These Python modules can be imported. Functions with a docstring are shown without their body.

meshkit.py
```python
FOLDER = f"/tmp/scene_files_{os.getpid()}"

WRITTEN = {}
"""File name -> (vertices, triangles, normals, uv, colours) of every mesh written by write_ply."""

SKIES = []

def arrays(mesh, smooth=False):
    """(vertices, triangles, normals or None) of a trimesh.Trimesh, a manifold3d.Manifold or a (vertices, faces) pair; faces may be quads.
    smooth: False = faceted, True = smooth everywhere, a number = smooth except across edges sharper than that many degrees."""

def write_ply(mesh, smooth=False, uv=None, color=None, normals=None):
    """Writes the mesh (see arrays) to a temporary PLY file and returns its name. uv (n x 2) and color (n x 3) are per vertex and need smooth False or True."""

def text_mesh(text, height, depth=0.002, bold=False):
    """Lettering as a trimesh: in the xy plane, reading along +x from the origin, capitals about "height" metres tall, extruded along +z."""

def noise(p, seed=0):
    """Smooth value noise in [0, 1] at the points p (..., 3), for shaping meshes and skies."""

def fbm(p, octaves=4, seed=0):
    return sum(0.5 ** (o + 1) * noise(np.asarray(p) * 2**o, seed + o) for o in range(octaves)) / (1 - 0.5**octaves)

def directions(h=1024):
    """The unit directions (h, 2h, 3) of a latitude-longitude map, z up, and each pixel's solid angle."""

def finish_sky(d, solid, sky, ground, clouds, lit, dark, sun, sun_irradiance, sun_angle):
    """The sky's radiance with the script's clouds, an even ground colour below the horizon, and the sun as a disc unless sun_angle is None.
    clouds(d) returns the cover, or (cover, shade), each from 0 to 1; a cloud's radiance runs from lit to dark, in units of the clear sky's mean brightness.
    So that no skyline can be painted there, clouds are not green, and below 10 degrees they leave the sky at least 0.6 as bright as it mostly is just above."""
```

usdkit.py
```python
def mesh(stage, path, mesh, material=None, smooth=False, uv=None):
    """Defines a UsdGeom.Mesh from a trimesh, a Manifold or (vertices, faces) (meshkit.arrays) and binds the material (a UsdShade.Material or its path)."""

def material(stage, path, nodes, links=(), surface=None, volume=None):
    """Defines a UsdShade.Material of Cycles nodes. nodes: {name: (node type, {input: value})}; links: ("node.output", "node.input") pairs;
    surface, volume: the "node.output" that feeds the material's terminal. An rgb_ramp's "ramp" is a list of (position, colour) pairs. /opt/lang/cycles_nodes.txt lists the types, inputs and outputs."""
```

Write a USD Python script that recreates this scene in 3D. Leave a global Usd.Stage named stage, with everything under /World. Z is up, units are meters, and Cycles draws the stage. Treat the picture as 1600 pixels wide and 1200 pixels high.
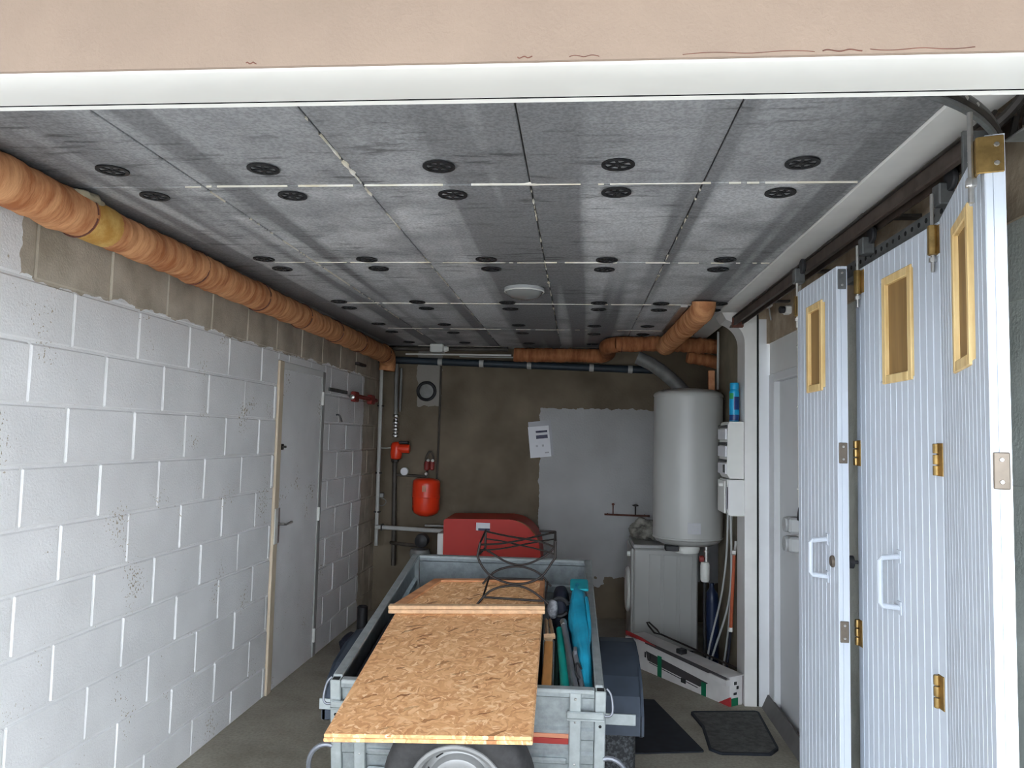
import math, random
import numpy as np
import trimesh
import usdkit, meshkit
from shapely.geometry import Polygon
from scipy.spatial import ConvexHull
from pxr import Usd, UsdGeom, UsdLux, UsdShade, Sdf, Gf, Vt

stage = Usd.Stage.CreateInMemory()
UsdGeom.SetStageUpAxis(stage, UsdGeom.Tokens.z)
UsdGeom.SetStageMetersPerUnit(stage, 1.0)
W = UsdGeom.Xform.Define(stage, '/World')
stage.SetDefaultPrim(W.GetPrim())
UsdGeom.Scope.Define(stage, '/World/Looks')

# ------------------------------------------------------------------ camera
F_PX, YAW, PITCH, ROLL, EYE = 1198.6, .0875, .0694, .0218, 1.745
fw = np.array([-math.sin(YAW) * math.cos(PITCH), math.cos(YAW) * math.cos(PITCH), math.sin(PITCH)])
rt = np.array([math.cos(YAW), math.sin(YAW), 0.0])
up = np.cross(rt, fw)
rt, up = rt * math.cos(ROLL) + up * math.sin(ROLL), up * math.cos(ROLL) - rt * math.sin(ROLL)
cam = UsdGeom.Camera.Define(stage, '/World/camera')
m = np.eye(4)
m[0, :3], m[1, :3], m[2, :3], m[3, :3] = rt, up, -fw, (0, 0, EYE)
cam.AddTransformOp().Set(Gf.Matrix4d(*m.ravel().tolist()))
cam.CreateHorizontalApertureAttr(36.0)
cam.CreateVerticalApertureAttr(27.0)
cam.CreateFocalLengthAttr(36.0 * F_PX / 1600)
cam.CreateClippingRangeAttr(Gf.Vec2f(0.05, 200))
cam.CreateExposureAttr(1.6)
# ------------------------------------------------------------------ overcast sky
sky = UsdLux.DomeLight.Define(stage, '/World/sky')
sky.CreateColorAttr(Gf.Vec3f(0.87, 0.95, 1.05))
sky.CreateIntensityAttr(1.0)


# ------------------------------------------------------------------ helpers
used = {}


def numbered(parent, name):
    k = used.get((parent, name), 0)
    used[(parent, name)] = k + 1
    return name if k == 0 else f'{name}_{k:03d}'


ORIGIN = {}


def tag(prim, label=None, cat=None, group=None, kind=None):
    for k, v in (('label', label), ('category', cat), ('group', group), ('kind', kind)):
        if v:
            prim.SetCustomDataByKey(k, v)
    return prim


def thing(name, label, cat, loc=(0, 0, 0), group=None, kind=None):
    p = '/World/' + numbered('/World', name)
    x = UsdGeom.Xform.Define(stage, p)
    x.AddTranslateOp().Set(Gf.Vec3d(*map(float, loc)))
    ORIGIN[p] = np.array(loc, float)
    tag(x.GetPrim(), label, cat, group, kind)
    return p


def part(parent, name, mesh, mat, smooth=30, label=None, kind=None):
    p = parent + '/' + numbered(parent, name)
    v, f = vf(mesh)
    o = ORIGIN[parent]
    ORIGIN[p] = o
    g = usdkit.mesh(stage, p, trimesh.Trimesh(v - o, f, process=False), mat, smooth=smooth)
    tag(g.GetPrim(), label, kind=kind)
    return p


def single(name, mesh, mat, label, cat, smooth=30, group=None, kind=None):
    """a thing that is one mesh"""
    p = '/World/' + numbered('/World', name)
    v, f = vf(mesh)
    c = np.array([(v[:, 0].min() + v[:, 0].max()) / 2, (v[:, 1].min() + v[:, 1].max()) / 2, v[:, 2].min()])
    g = usdkit.mesh(stage, p, trimesh.Trimesh(v - c, f, process=False), mat, smooth=smooth)
    UsdGeom.Xformable(g).AddTranslateOp().Set(Gf.Vec3d(*c.tolist()))
    ORIGIN[p] = c
    tag(g.GetPrim(), label, cat, group, kind)
    return p


def vf(mesh):
    if isinstance(mesh, MB):
        return mesh.get()
    if isinstance(mesh, (tuple, list)):
        v, f = np.asarray(mesh[0], float), np.asarray(mesh[1], int)
        return v, f
    return np.asarray(mesh.vertices, float), np.asarray(mesh.faces, int)


def _chamfer():
    v = []
    for s in [(a, b, c) for a in (-1, 1) for b in (-1, 1) for c in (-1, 1)]:
        for k in range(3):
            q = [s[i] * (1.0 if i == k else .8) for i in range(3)]
            v.append(q)
    v = np.array(v)
    h = ConvexHull(v)
    f = h.simplices.copy()
    c = np.cross(v[f[:, 1]] - v[f[:, 0]], v[f[:, 2]] - v[f[:, 0]])
    flip = (c * v[f].mean(1)).sum(1) < 0
    f[flip] = f[flip][:, ::-1]
    return v, f


CV, CF = _chamfer()
CSIGN, CFULL = np.sign(CV), np.abs(CV) > .9


class MB:
    def __init__(self):
        self.v, self.f, self.n = [], [], 0

    def add(self, v, f):
        v = np.asarray(v, float)
        self.v.append(v)
        self.f.append(np.asarray(f, int) + self.n)
        self.n += len(v)
        return self

    def mesh(self, m):
        return self.add(*vf(m))

    def box(self, a, b, bev=0.0, M=None):
        a, b = np.minimum(a, b).astype(float), np.maximum(a, b).astype(float)
        c, h = (a + b) / 2, (b - a) / 2
        bev = min(bev, h.min() * .95)
        if bev <= 0:
            v = np.array([(x, y, z) for x in (-1, 1) for y in (-1, 1) for z in (-1, 1)]) * h
            f = [(0, 1, 3), (0, 3, 2), (4, 6, 7), (4, 7, 5), (0, 4, 5), (0, 5, 1), (2, 3, 7), (2, 7, 6), (0, 2, 6), (0, 6, 4), (1, 5, 7), (1, 7, 3)]
        else:
            v = CSIGN * np.where(CFULL, h, h - bev)
            f = CF
        v = v + c
        if M is not None:
            v = v @ M[0].T + M[1]
        return self.add(v, f)

    def tube(self, pts, r, n=10, cap=True, closed=False):
        pts = np.asarray(pts, float)
        k = len(pts)
        r = np.full(k, r) if np.ndim(r) == 0 else np.asarray(r, float)
        if closed:
            t = np.roll(pts, -1, 0) - np.roll(pts, 1, 0)
        else:
            t = np.gradient(pts, axis=0)
        t /= np.maximum(np.linalg.norm(t, axis=1, keepdims=True), 1e-12)
        u = np.cross(t[0], [0, 0, 1.0])
        if np.linalg.norm(u) < .1:
            u = np.cross(t[0], [1.0, 0, 0])
        u /= np.linalg.norm(u)
        a = np.arange(n) * 2 * math.pi / n
        V = []
        for i in range(k):
            u = u - t[i] * (u @ t[i])
            u /= np.linalg.norm(u)
            w = np.cross(t[i], u)
            V.append(pts[i] + r[i] * (np.cos(a)[:, None] * u + np.sin(a)[:, None] * w))
        V = np.vstack(V)
        Fc = []
        rng = k if closed else k - 1
        for i in range(rng):
            j = (i + 1) % k
            for q in range(n):
                q2 = (q + 1) % n
                A, B, C, D = i * n + q, i * n + q2, j * n + q2, j * n + q
                Fc += [(A, B, C), (A, C, D)]
        if cap and not closed:
            V = np.vstack([V, pts[0], pts[-1]])
            c0, c1 = k * n, k * n + 1
            for q in range(n):
                q2 = (q + 1) % n
                Fc += [(c0, q2, q), (c1, (k - 1) * n + q, (k - 1) * n + q2)]
        return self.add(V, Fc)

    def lathe(self, prof, center, axis='z', n=32, M=None, cap=True):
        """prof: (radius, height) pairs; axis direction z, y or x"""
        prof = np.asarray(prof, float)
        a = np.arange(n) * 2 * math.pi / n
        k = len(prof)
        V = np.array([(r * math.cos(t), r * math.sin(t), h) for r, h in prof for t in a])
        Fc = []
        for i in range(k - 1):
            for q in range(n):
                q2 = (q + 1) % n
                A, B, C, D = i * n + q, i * n + q2, (i + 1) * n + q2, (i + 1) * n + q
                Fc += [(A, B, C), (A, C, D)]
        if cap:
            V = np.vstack([V, (0, 0, prof[0, 1]), (0, 0, prof[-1, 1])])
            for q in range(n):
                q2 = (q + 1) % n
                Fc += [(k * n, q2, q), (k * n + 1, (k - 1) * n + q, (k - 1) * n + q2)]
        if axis == 'y':
            V = np.stack([V[:, 0], V[:, 2], -V[:, 1]], 1)
        elif axis == 'x':
            V = np.stack([V[:, 2], V[:, 0], V[:, 1]], 1)
        V = V + np.asarray(center, float)
        if M is not None:
            V = V @ M[0].T + M[1]
        return self.add(V, Fc)

    def prism(self, poly, a, b, axis='y', M=None):
        """extrude a polygon; axis y: poly is (x, z); axis x: (y, z); axis z: (x, y)"""
        P = Polygon(poly) if not isinstance(poly, Polygon) else poly
        m_ = trimesh.creation.extrude_polygon(P, b - a, engine='earcut')
        v = np.array(m_.vertices)
        f = np.array(m_.faces)
        v[:, 2] += a
        if axis == 'y':
            v = np.stack([v[:, 0], v[:, 2], v[:, 1]], 1)
            f = f[:, ::-1]
        elif axis == 'x':
            v = np.stack([v[:, 2], v[:, 0], v[:, 1]], 1)
        if M is not None:
            v = v @ M[0].T + M[1]
        return self.add(v, f)

    def xf(self, M):
        self.v = [v @ M[0].T + M[1] for v in self.v]
        return self

    def get(self):
        return np.vstack(self.v), np.vstack(self.f)


def B(a, b, bev=0.0, M=None):
    return MB().box(a, b, bev, M)


def arc(c, r, a0, a1, n, plane='xz'):
    t = np.linspace(math.radians(a0), math.radians(a1), n)
    z = np.zeros(n)
    u, w = r * np.cos(t), r * np.sin(t)
    d = {'xz': (u, z, w), 'xy': (u, w, z), 'yz': (z, u, w)}[plane]
    return np.stack(d, 1) + np.asarray(c, float)


def spline(pts, n=24):
    from scipy.interpolate import CubicSpline
    pts = np.asarray(pts, float)
    t = np.r_[0, np.cumsum(np.linalg.norm(np.diff(pts, axis=0), axis=1))]
    return CubicSpline(t, pts)(np.linspace(0, t[-1], n))


def rotz(deg, at=(0, 0, 0)):
    c, s = math.cos(math.radians(deg)), math.sin(math.radians(deg))
    return np.array([[c, -s, 0], [s, c, 0], [0, 0, 1.0]]), np.asarray(at, float)


def srgb(r, g, b):
    return tuple((c / 255 / 12.92) if c <= 10 else ((c / 255 + .055) / 1.055) ** 2.4 for c in (r, g, b))


def sc(c, k):
    return tuple(min(1, x * k) for x in c)


# ------------------------------------------------------------------ materials
def mat(name, col, rough=.6, metal=0.0, var=.12, scale=6, stretch=(1, 1, 1), col2=None, bump=0.0, bscale=80, spec=.4, detail=5, ramp=(.35, .65), coat=0.0):
    path = '/World/Looks/' + name
    c1, c2 = (sc(col, 1 - var), sc(col, 1 + var)) if col2 is None else (col, col2)
    N = {'g': ('geometry', {}), 'm': ('mapping', {'scale': stretch}), 'n': ('noise_texture', {'scale': scale, 'detail': detail, 'roughness': .6}),
         'r': ('rgb_ramp', {'ramp': [(ramp[0], c1), (ramp[1], c2)]}),
         'p': ('principled_bsdf', {'roughness': rough, 'metallic': metal, 'specular_ior_level': spec, 'coat_weight': coat})}
    L = [('g.position', 'm.vector'), ('m.vector', 'n.vector'), ('n.fac', 'r.fac'), ('r.color', 'p.base_color')]
    if bump:
        N['bn'] = ('noise_texture', {'scale': bscale, 'detail': 4})
        N['b'] = ('bump', {'strength': bump, 'distance': .01})
        L += [('m.vector', 'bn.vector'), ('bn.fac', 'b.height'), ('b.normal', 'p.normal')]
    return usdkit.material(stage, path, N, L, surface='p.BSDF')


M_ = {}
WHITE = (.74, .745, .75)
M_['white_paint'] = mat('white_paint', (.70, .70, .68), .45, var=.04, scale=3)
M_['white_wood'] = mat('white_wood', (.57, .615, .68), .42, var=.03, scale=4, stretch=(3, 3, .4))
M_['white_plastic'] = mat('white_plastic', (.70, .70, .66), .35, var=.03)
M_['white_enamel'] = mat('white_enamel', (.405, .405, .385), .36, var=.02, scale=2)
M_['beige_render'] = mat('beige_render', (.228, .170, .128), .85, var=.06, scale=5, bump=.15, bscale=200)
M_['lintel_white'] = mat('lintel_white', (.74, .72, .67), .4, var=.03, scale=3)
M_['beam_white'] = mat('beam_white', (.72, .71, .68), .7, var=.05, scale=4)
M_['raw_wall'] = mat('raw_wall', srgb(128, 118, 100), .9, col2=srgb(158, 148, 128), scale=5, bump=.3, bscale=60)
M_['raw_brown'] = mat('raw_brown', srgb(150, 132, 110), .9, col2=srgb(182, 166, 144), scale=7, bump=.25, bscale=50)
M_['grey_concrete'] = mat('grey_concrete', srgb(168, 172, 164), .9, col2=srgb(205, 208, 200), scale=3, bump=.3, bscale=70)
M_['olive_render'] = mat('olive_render', srgb(104, 96, 80), .9, col2=srgb(134, 125, 106), scale=3, bump=.3, bscale=60)
M_['driveway'] = mat('driveway', (.50, .49, .47), .9, var=.15, scale=12, bump=.3)
M_['slab'] = mat('slab', (.25, .24, .22), .95, var=.2, scale=6)
M_['galv'] = mat('galvanised_steel', (.34, .375, .385), .42, metal=.75, var=.22, scale=22, detail=8, ramp=(.3, .7), spec=.5)
M_['galv_light'] = mat('galvanised_light', (.40, .435, .435), .45, metal=.55, var=.12, scale=16, spec=.5)
M_['dark_steel'] = mat('dark_steel', (.045, .04, .036), .5, metal=.5, var=.3, scale=20)
M_['track_brown'] = mat('track_brown', (.075, .055, .045), .55, metal=.3, var=.3, scale=14)
M_['rail_grey'] = mat('rail_grey', (.16, .165, .165), .45, metal=.6, var=.2, scale=20)
M_['zinc'] = mat('zinc', (.55, .54, .52), .35, metal=.9, var=.1, scale=30)
M_['brass'] = mat('brass', (.36, .235, .085), .38, metal=.75, var=.25, scale=25)
M_['steel_tan'] = mat('steel_tan', (.17, .14, .11), .45, metal=.5, var=.15, scale=20)
M_['black_plastic'] = mat('black_plastic', (.018, .018, .02), .5, var=.2)
M_['fender'] = mat('fender_plastic', (.045, .058, .08), .6, var=.18, scale=5)
M_['rubber'] = mat('rubber', (.035, .034, .034), .8, var=.25, scale=30)
M_['tyre_tread'] = mat('tyre_tread', (.02, .021, .023), .75, col2=(.075, .08, .085), scale=70, ramp=(.45, .6))
M_['rim'] = mat('rim_grey', (.26, .26, .255), .45, metal=.35, var=.1, scale=10)
M_['cavity'] = mat('cavity', (.01, .01, .01), .9)
M_['red_strip'] = mat('red_strip', (.30, .035, .03), .35, var=.1)
M_['orange_strip'] = mat('orange_strip', (.52, .21, .12), .4, var=.1)
M_['boiler_red'] = mat('boiler_red', (.50, .016, .006), .5, var=.05, scale=3)
M_['vessel_red'] = mat('vessel_red', (.78, .045, .012), .3, var=.05, scale=3)
M_['dark_red'] = mat('dark_red', (.25, .03, .025), .5, var=.2)
M_['pipe_grey'] = mat('pipe_grey', (.42, .42, .40), .5, var=.08)
M_['pipe_dark'] = mat('pipe_dark', (.07, .06, .05), .55, metal=.2, var=.25, scale=10)
M_['pipe_navy'] = mat('pipe_navy', (.022, .033, .045), .5, var=.2, scale=8)
M_['flue_grey'] = mat('flue_grey', (.22, .22, .21), .6, metal=.3, var=.2)
M_['rust'] = mat('rust', (.12, .045, .03), .7, var=.3, scale=20)
M_['copper'] = mat('copper', (.40, .17, .09), .4, metal=.6, var=.2)
M_['wrap'] = mat('pipe_wrap', srgb(166, 104, 66), .75, col2=srgb(214, 158, 112), scale=9, stretch=(.7, 2.6, .7), bump=.35, bscale=24, spec=.2)
M_['wrap_x'] = mat('pipe_wrap_across', srgb(132, 80, 50), .75, col2=srgb(172, 114, 76), scale=9, stretch=(2.6, .8, .7), bump=.35, bscale=24, spec=.2)
M_['collar'] = mat('yellow_collar', srgb(186, 140, 70), .7, col2=srgb(212, 174, 104), scale=14, bump=.2, spec=.2)
M_['plaster'] = mat('plaster_lump', srgb(150, 140, 118), .9, var=.15, scale=12, bump=.4)
M_['foam'] = mat('foam', (.82, .80, .74), .8, col2=(.66, .60, .46), scale=9, spec=.2)
M_['black_disc'] = mat('black_disc', (.012, .012, .013), .55)
M_['lamp_glass'] = mat('lamp_glass', (.20, .205, .195), .15, var=.05, spec=.6, coat=.5)
M_['pine'] = mat('pine', srgb(216, 180, 118), .5, col2=srgb(238, 210, 152), scale=5, stretch=(6, 6, .7))
M_['pine_pane'] = mat('window_board', srgb(138, 108, 66), .6, col2=srgb(160, 126, 78), scale=4, stretch=(5, 5, .4))
M_['orange_wood'] = mat('orange_wood', (.52, .24, .075), .45, var=.15, scale=6, stretch=(5, .8, 5))
M_['pale_wood'] = mat('pale_wood', (.55, .35, .20), .6, var=.15, scale=6, stretch=(5, .8, 5))
M_['panel_wood'] = mat('panel_wood', srgb(170, 112, 74), .6, col2=srgb(204, 148, 106), scale=5, stretch=(1.5, 4, 1.5))
M_['turquoise'] = mat('turquoise', (.006, .215, .33), .6, var=.2, scale=7, bump=.3, bscale=12)
M_['turquoise_pale'] = mat('turquoise_pale', (.012, .29, .34), .6, var=.1, scale=7)
M_['teal_green'] = mat('teal_green', (.005, .30, .255), .4, var=.1)
M_['dark_teal'] = mat('dark_teal', (.012, .07, .07), .5, var=.2)
M_['navy'] = mat('navy', (.012, .014, .026), .7, var=.25, scale=10, bump=.4, bscale=20)
M_['tube_grey'] = mat('tube_grey', (.17, .18, .20), .4, metal=.4, var=.15)
M_['bag_grey'] = mat('bag_grey', (.30, .29, .25), .8, col2=(.08, .075, .065), scale=11, bump=.4, bscale=25)
M_['pattern_grey'] = mat('pattern_grey', (.36, .36, .38), .6, col2=(.05, .05, .06), scale=35)
M_['blue_cyl'] = mat('blue_bottle', (.008, .02, .06), .4)
M_['carton'] = mat('carton_white', (.62, .60, .585), .6, var=.06, scale=7)
M_['carton_red'] = mat('carton_red', (.42, .035, .04), .5, var=.15)
M_['carton_dark'] = mat('carton_print', (.055, .05, .052), .6, var=.1)
M_['tape_green'] = mat('tape_green', (.005, .15, .07), .35, var=.08)
M_['wire_black'] = mat('wire_black', (.022, .016, .014), .55, metal=.3, var=.3, scale=30)
M_['mat_black'] = mat('mat_black', (.012, .015, .022), .75, var=.2, scale=20)
M_['mat_grey'] = mat('mat_grey', (.055, .055, .052), .85, col2=(.11, .11, .105), scale=26, bump=.3)
M_['door_grey'] = mat('door_grey', (.32, .315, .30), .5, var=.05, scale=2)
M_['jamb_tan'] = mat('jamb_tan', (.60, .50, .37), .55, var=.1, scale=4, stretch=(3, 3, .5))
M_['label_white'] = mat('label_white', (.72, .72, .75), .5, var=.03)
M_['label_navy'] = mat('label_navy', (.03, .03, .075), .5, var=.05)
M_['label_grey'] = mat('label_grey', (.42, .42, .44), .5, var=.05)
M_['can_blue'] = mat('can_blue', (.01, .33, .60), .3, var=.05)
M_['can_navy'] = mat('can_navy', (.01, .04, .16), .3, var=.1)
M_['can_green'] = mat('can_green', (.03, .32, .10), .3, var=.1)
M_['socket_grey'] = mat('socket_grey', (.42, .43, .43), .4, var=.05)
M_['cable_grey'] = mat('cable_grey', (.36, .37, .36), .5, var=.05)
M_['broom_red'] = mat('broom_red', (.42, .10, .045), .45, var=.1)
M_['skirting'] = mat('skirting', (.13, .125, .12), .7, var=.15)
M_['white_door'] = mat('white_door', (.66, .67, .68), .45, var=.03, scale=2)
M_['mortar'] = mat('mortar_white', (.68, .68, .68), .8, var=.08, scale=9)


def block_material():
    N = {'g': ('geometry', {}), 's': ('separate_xyz', {}),
         'n': ('noise_texture', {'scale': 7, 'detail': 5}), 'nn': ('math', {'math_type': 'multiply_add', 'value2': .11, 'value3': -.055}),
         'z': ('math', {'math_type': 'add'}), 'y': ('math', {'math_type': 'add'}),
         'ylt': ('math', {'math_type': 'less_than', 'value2': 2.60}), 'thr': ('math', {'math_type': 'multiply_add', 'value2': .22, 'value3': 2.302}),
         'a': ('math', {'math_type': 'less_than'}), 'b': ('math', {'math_type': 'less_than', 'value2': 7.15}), 'ab': ('math', {'math_type': 'multiply'}),
         # small chips where the paint has missed the pores
         'cn': ('noise_texture', {'scale': 75, 'detail': 2}), 'cz': ('noise_texture', {'scale': 3.4, 'detail': 4}),
         'cm': ('math', {'math_type': 'multiply'}), 'cl': ('math', {'math_type': 'less_than', 'value2': .415}), 'abc': ('math', {'math_type': 'multiply'}),
         'pn': ('noise_texture', {'scale': 3.5, 'detail': 5}), 'pr': ('rgb_ramp', {'ramp': [(.3, (.74, .735, .73)), (.7, (.83, .825, .82))]}),
         'rn': ('noise_texture', {'scale': 6, 'detail': 6}), 'rr': ('rgb_ramp', {'ramp': [(.3, srgb(158, 148, 132)), (.7, srgb(198, 188, 171))]}),
         'mx': ('mix_color', {}), 'bn': ('noise_texture', {'scale': 110, 'detail': 4}), 'b1': ('bump', {'strength': .22, 'distance': .01}),
         'p': ('principled_bsdf', {'roughness': .6, 'specular_ior_level': .35})}
    L = [('g.position', 's.vector'), ('g.position', 'n.vector'), ('n.fac', 'nn.value1'), ('s.z', 'z.value1'), ('nn.value', 'z.value2'),
         ('s.y', 'y.value1'), ('nn.value', 'y.value2'), ('y.value', 'ylt.value1'), ('ylt.value', 'thr.value1'), ('z.value', 'a.value1'), ('thr.value', 'a.value2'),
         ('y.value', 'b.value1'), ('a.value', 'ab.value1'), ('b.value', 'ab.value2'),
         ('g.position', 'cn.vector'), ('g.position', 'cz.vector'), ('cn.fac', 'cm.value1'), ('cz.fac', 'cm.value2'), ('cm.value', 'cl.value1'), ('ab.value', 'abc.value1'), ('cl.value', 'abc.value2'),
         ('g.position', 'pn.vector'), ('pn.fac', 'pr.fac'), ('g.position', 'rn.vector'), ('rn.fac', 'rr.fac'),
         ('abc.value', 'mx.fac'), ('rr.color', 'mx.a'), ('pr.color', 'mx.b'), ('mx.result', 'p.base_color'),
         ('g.position', 'bn.vector'), ('bn.fac', 'b1.height'), ('b1.normal', 'p.normal')]
    return usdkit.material(stage, '/World/Looks/painted_block', N, L, surface='p.BSDF')


def back_wall_material():
    def gt(x):
        return ('math', {'math_type': 'greater_than', 'value2': x})

    def lt(x):
        return ('math', {'math_type': 'less_than', 'value2': x})
    N = {'g': ('geometry', {}), 's': ('separate_xyz', {}), 'n': ('noise_texture', {'scale': 16, 'detail': 4}), 'nn': ('math', {'math_type': 'multiply_add', 'value2': .07, 'value3': -.035}),
         'x': ('math', {'math_type': 'add'}), 'z': ('math', {'math_type': 'add'}),
         'n2': ('noise_texture', {'scale': 7, 'detail': 5}), 'nn2': ('math', {'math_type': 'multiply_add', 'value2': .5, 'value3': -.25}), 'zb': ('math', {'math_type': 'add'}),
         'a': gt(-.385), 'b': lt(2.045), 'c': gt(.37), 'ab': ('math', {'math_type': 'multiply'}), 'abc': ('math', {'math_type': 'multiply'}),
         'd': gt(-1.65), 'e': lt(-1.40), 'f': gt(2.04), 'de': ('math', {'math_type': 'multiply'}), 'def': ('math', {'math_type': 'multiply'}),
         'on': ('noise_texture', {'scale': 2.2, 'detail': 6}), 'orr': ('rgb_ramp', {'ramp': [(.3, srgb(96, 86, 72)), (.7, srgb(128, 116, 99))]}),
         'pn': ('noise_texture', {'scale': 1.6, 'detail': 4}), 'pr': ('rgb_ramp', {'ramp': [(.35, (.36, .355, .345)), (.65, (.44, .44, .435))]}),
         'gr': ('color', {'value': (.30, .28, .25)}), 'm1': ('mix_color', {}), 'm2': ('mix_color', {}),
         'bn': ('noise_texture', {'scale': 50, 'detail': 5}), 'b1': ('bump', {'strength': .3, 'distance': .01}),
         'p': ('principled_bsdf', {'roughness': .85, 'specular_ior_level': .25})}
    L = [('g.position', 's.vector'), ('g.position', 'n.vector'), ('n.fac', 'nn.value1'), ('s.x', 'x.value1'), ('nn.value', 'x.value2'), ('s.z', 'z.value1'), ('nn.value', 'z.value2'),
         ('g.position', 'n2.vector'), ('n2.fac', 'nn2.value1'), ('s.z', 'zb.value1'), ('nn2.value', 'zb.value2'),
         ('x.value', 'a.value1'), ('z.value', 'b.value1'), ('zb.value', 'c.value1'), ('a.value', 'ab.value1'), ('b.value', 'ab.value2'), ('ab.value', 'abc.value1'), ('c.value', 'abc.value2'),
         ('x.value', 'd.value1'), ('x.value', 'e.value1'), ('z.value', 'f.value1'), ('d.value', 'de.value1'), ('e.value', 'de.value2'), ('de.value', 'def.value1'), ('f.value', 'def.value2'),
         ('g.position', 'on.vector'), ('on.fac', 'orr.fac'), ('g.position', 'pn.vector'), ('pn.fac', 'pr.fac'),
         ('def.value', 'm1.fac'), ('orr.color', 'm1.a'), ('gr.color', 'm1.b'), ('abc.value', 'm2.fac'), ('m1.result', 'm2.a'), ('pr.color', 'm2.b'), ('m2.result', 'p.base_color'),
         ('g.position', 'bn.vector'), ('bn.fac', 'b1.height'), ('b1.normal', 'p.normal')]
    return usdkit.material(stage, '/World/Looks/back_wall_render', N, L, surface='p.BSDF')


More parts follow.
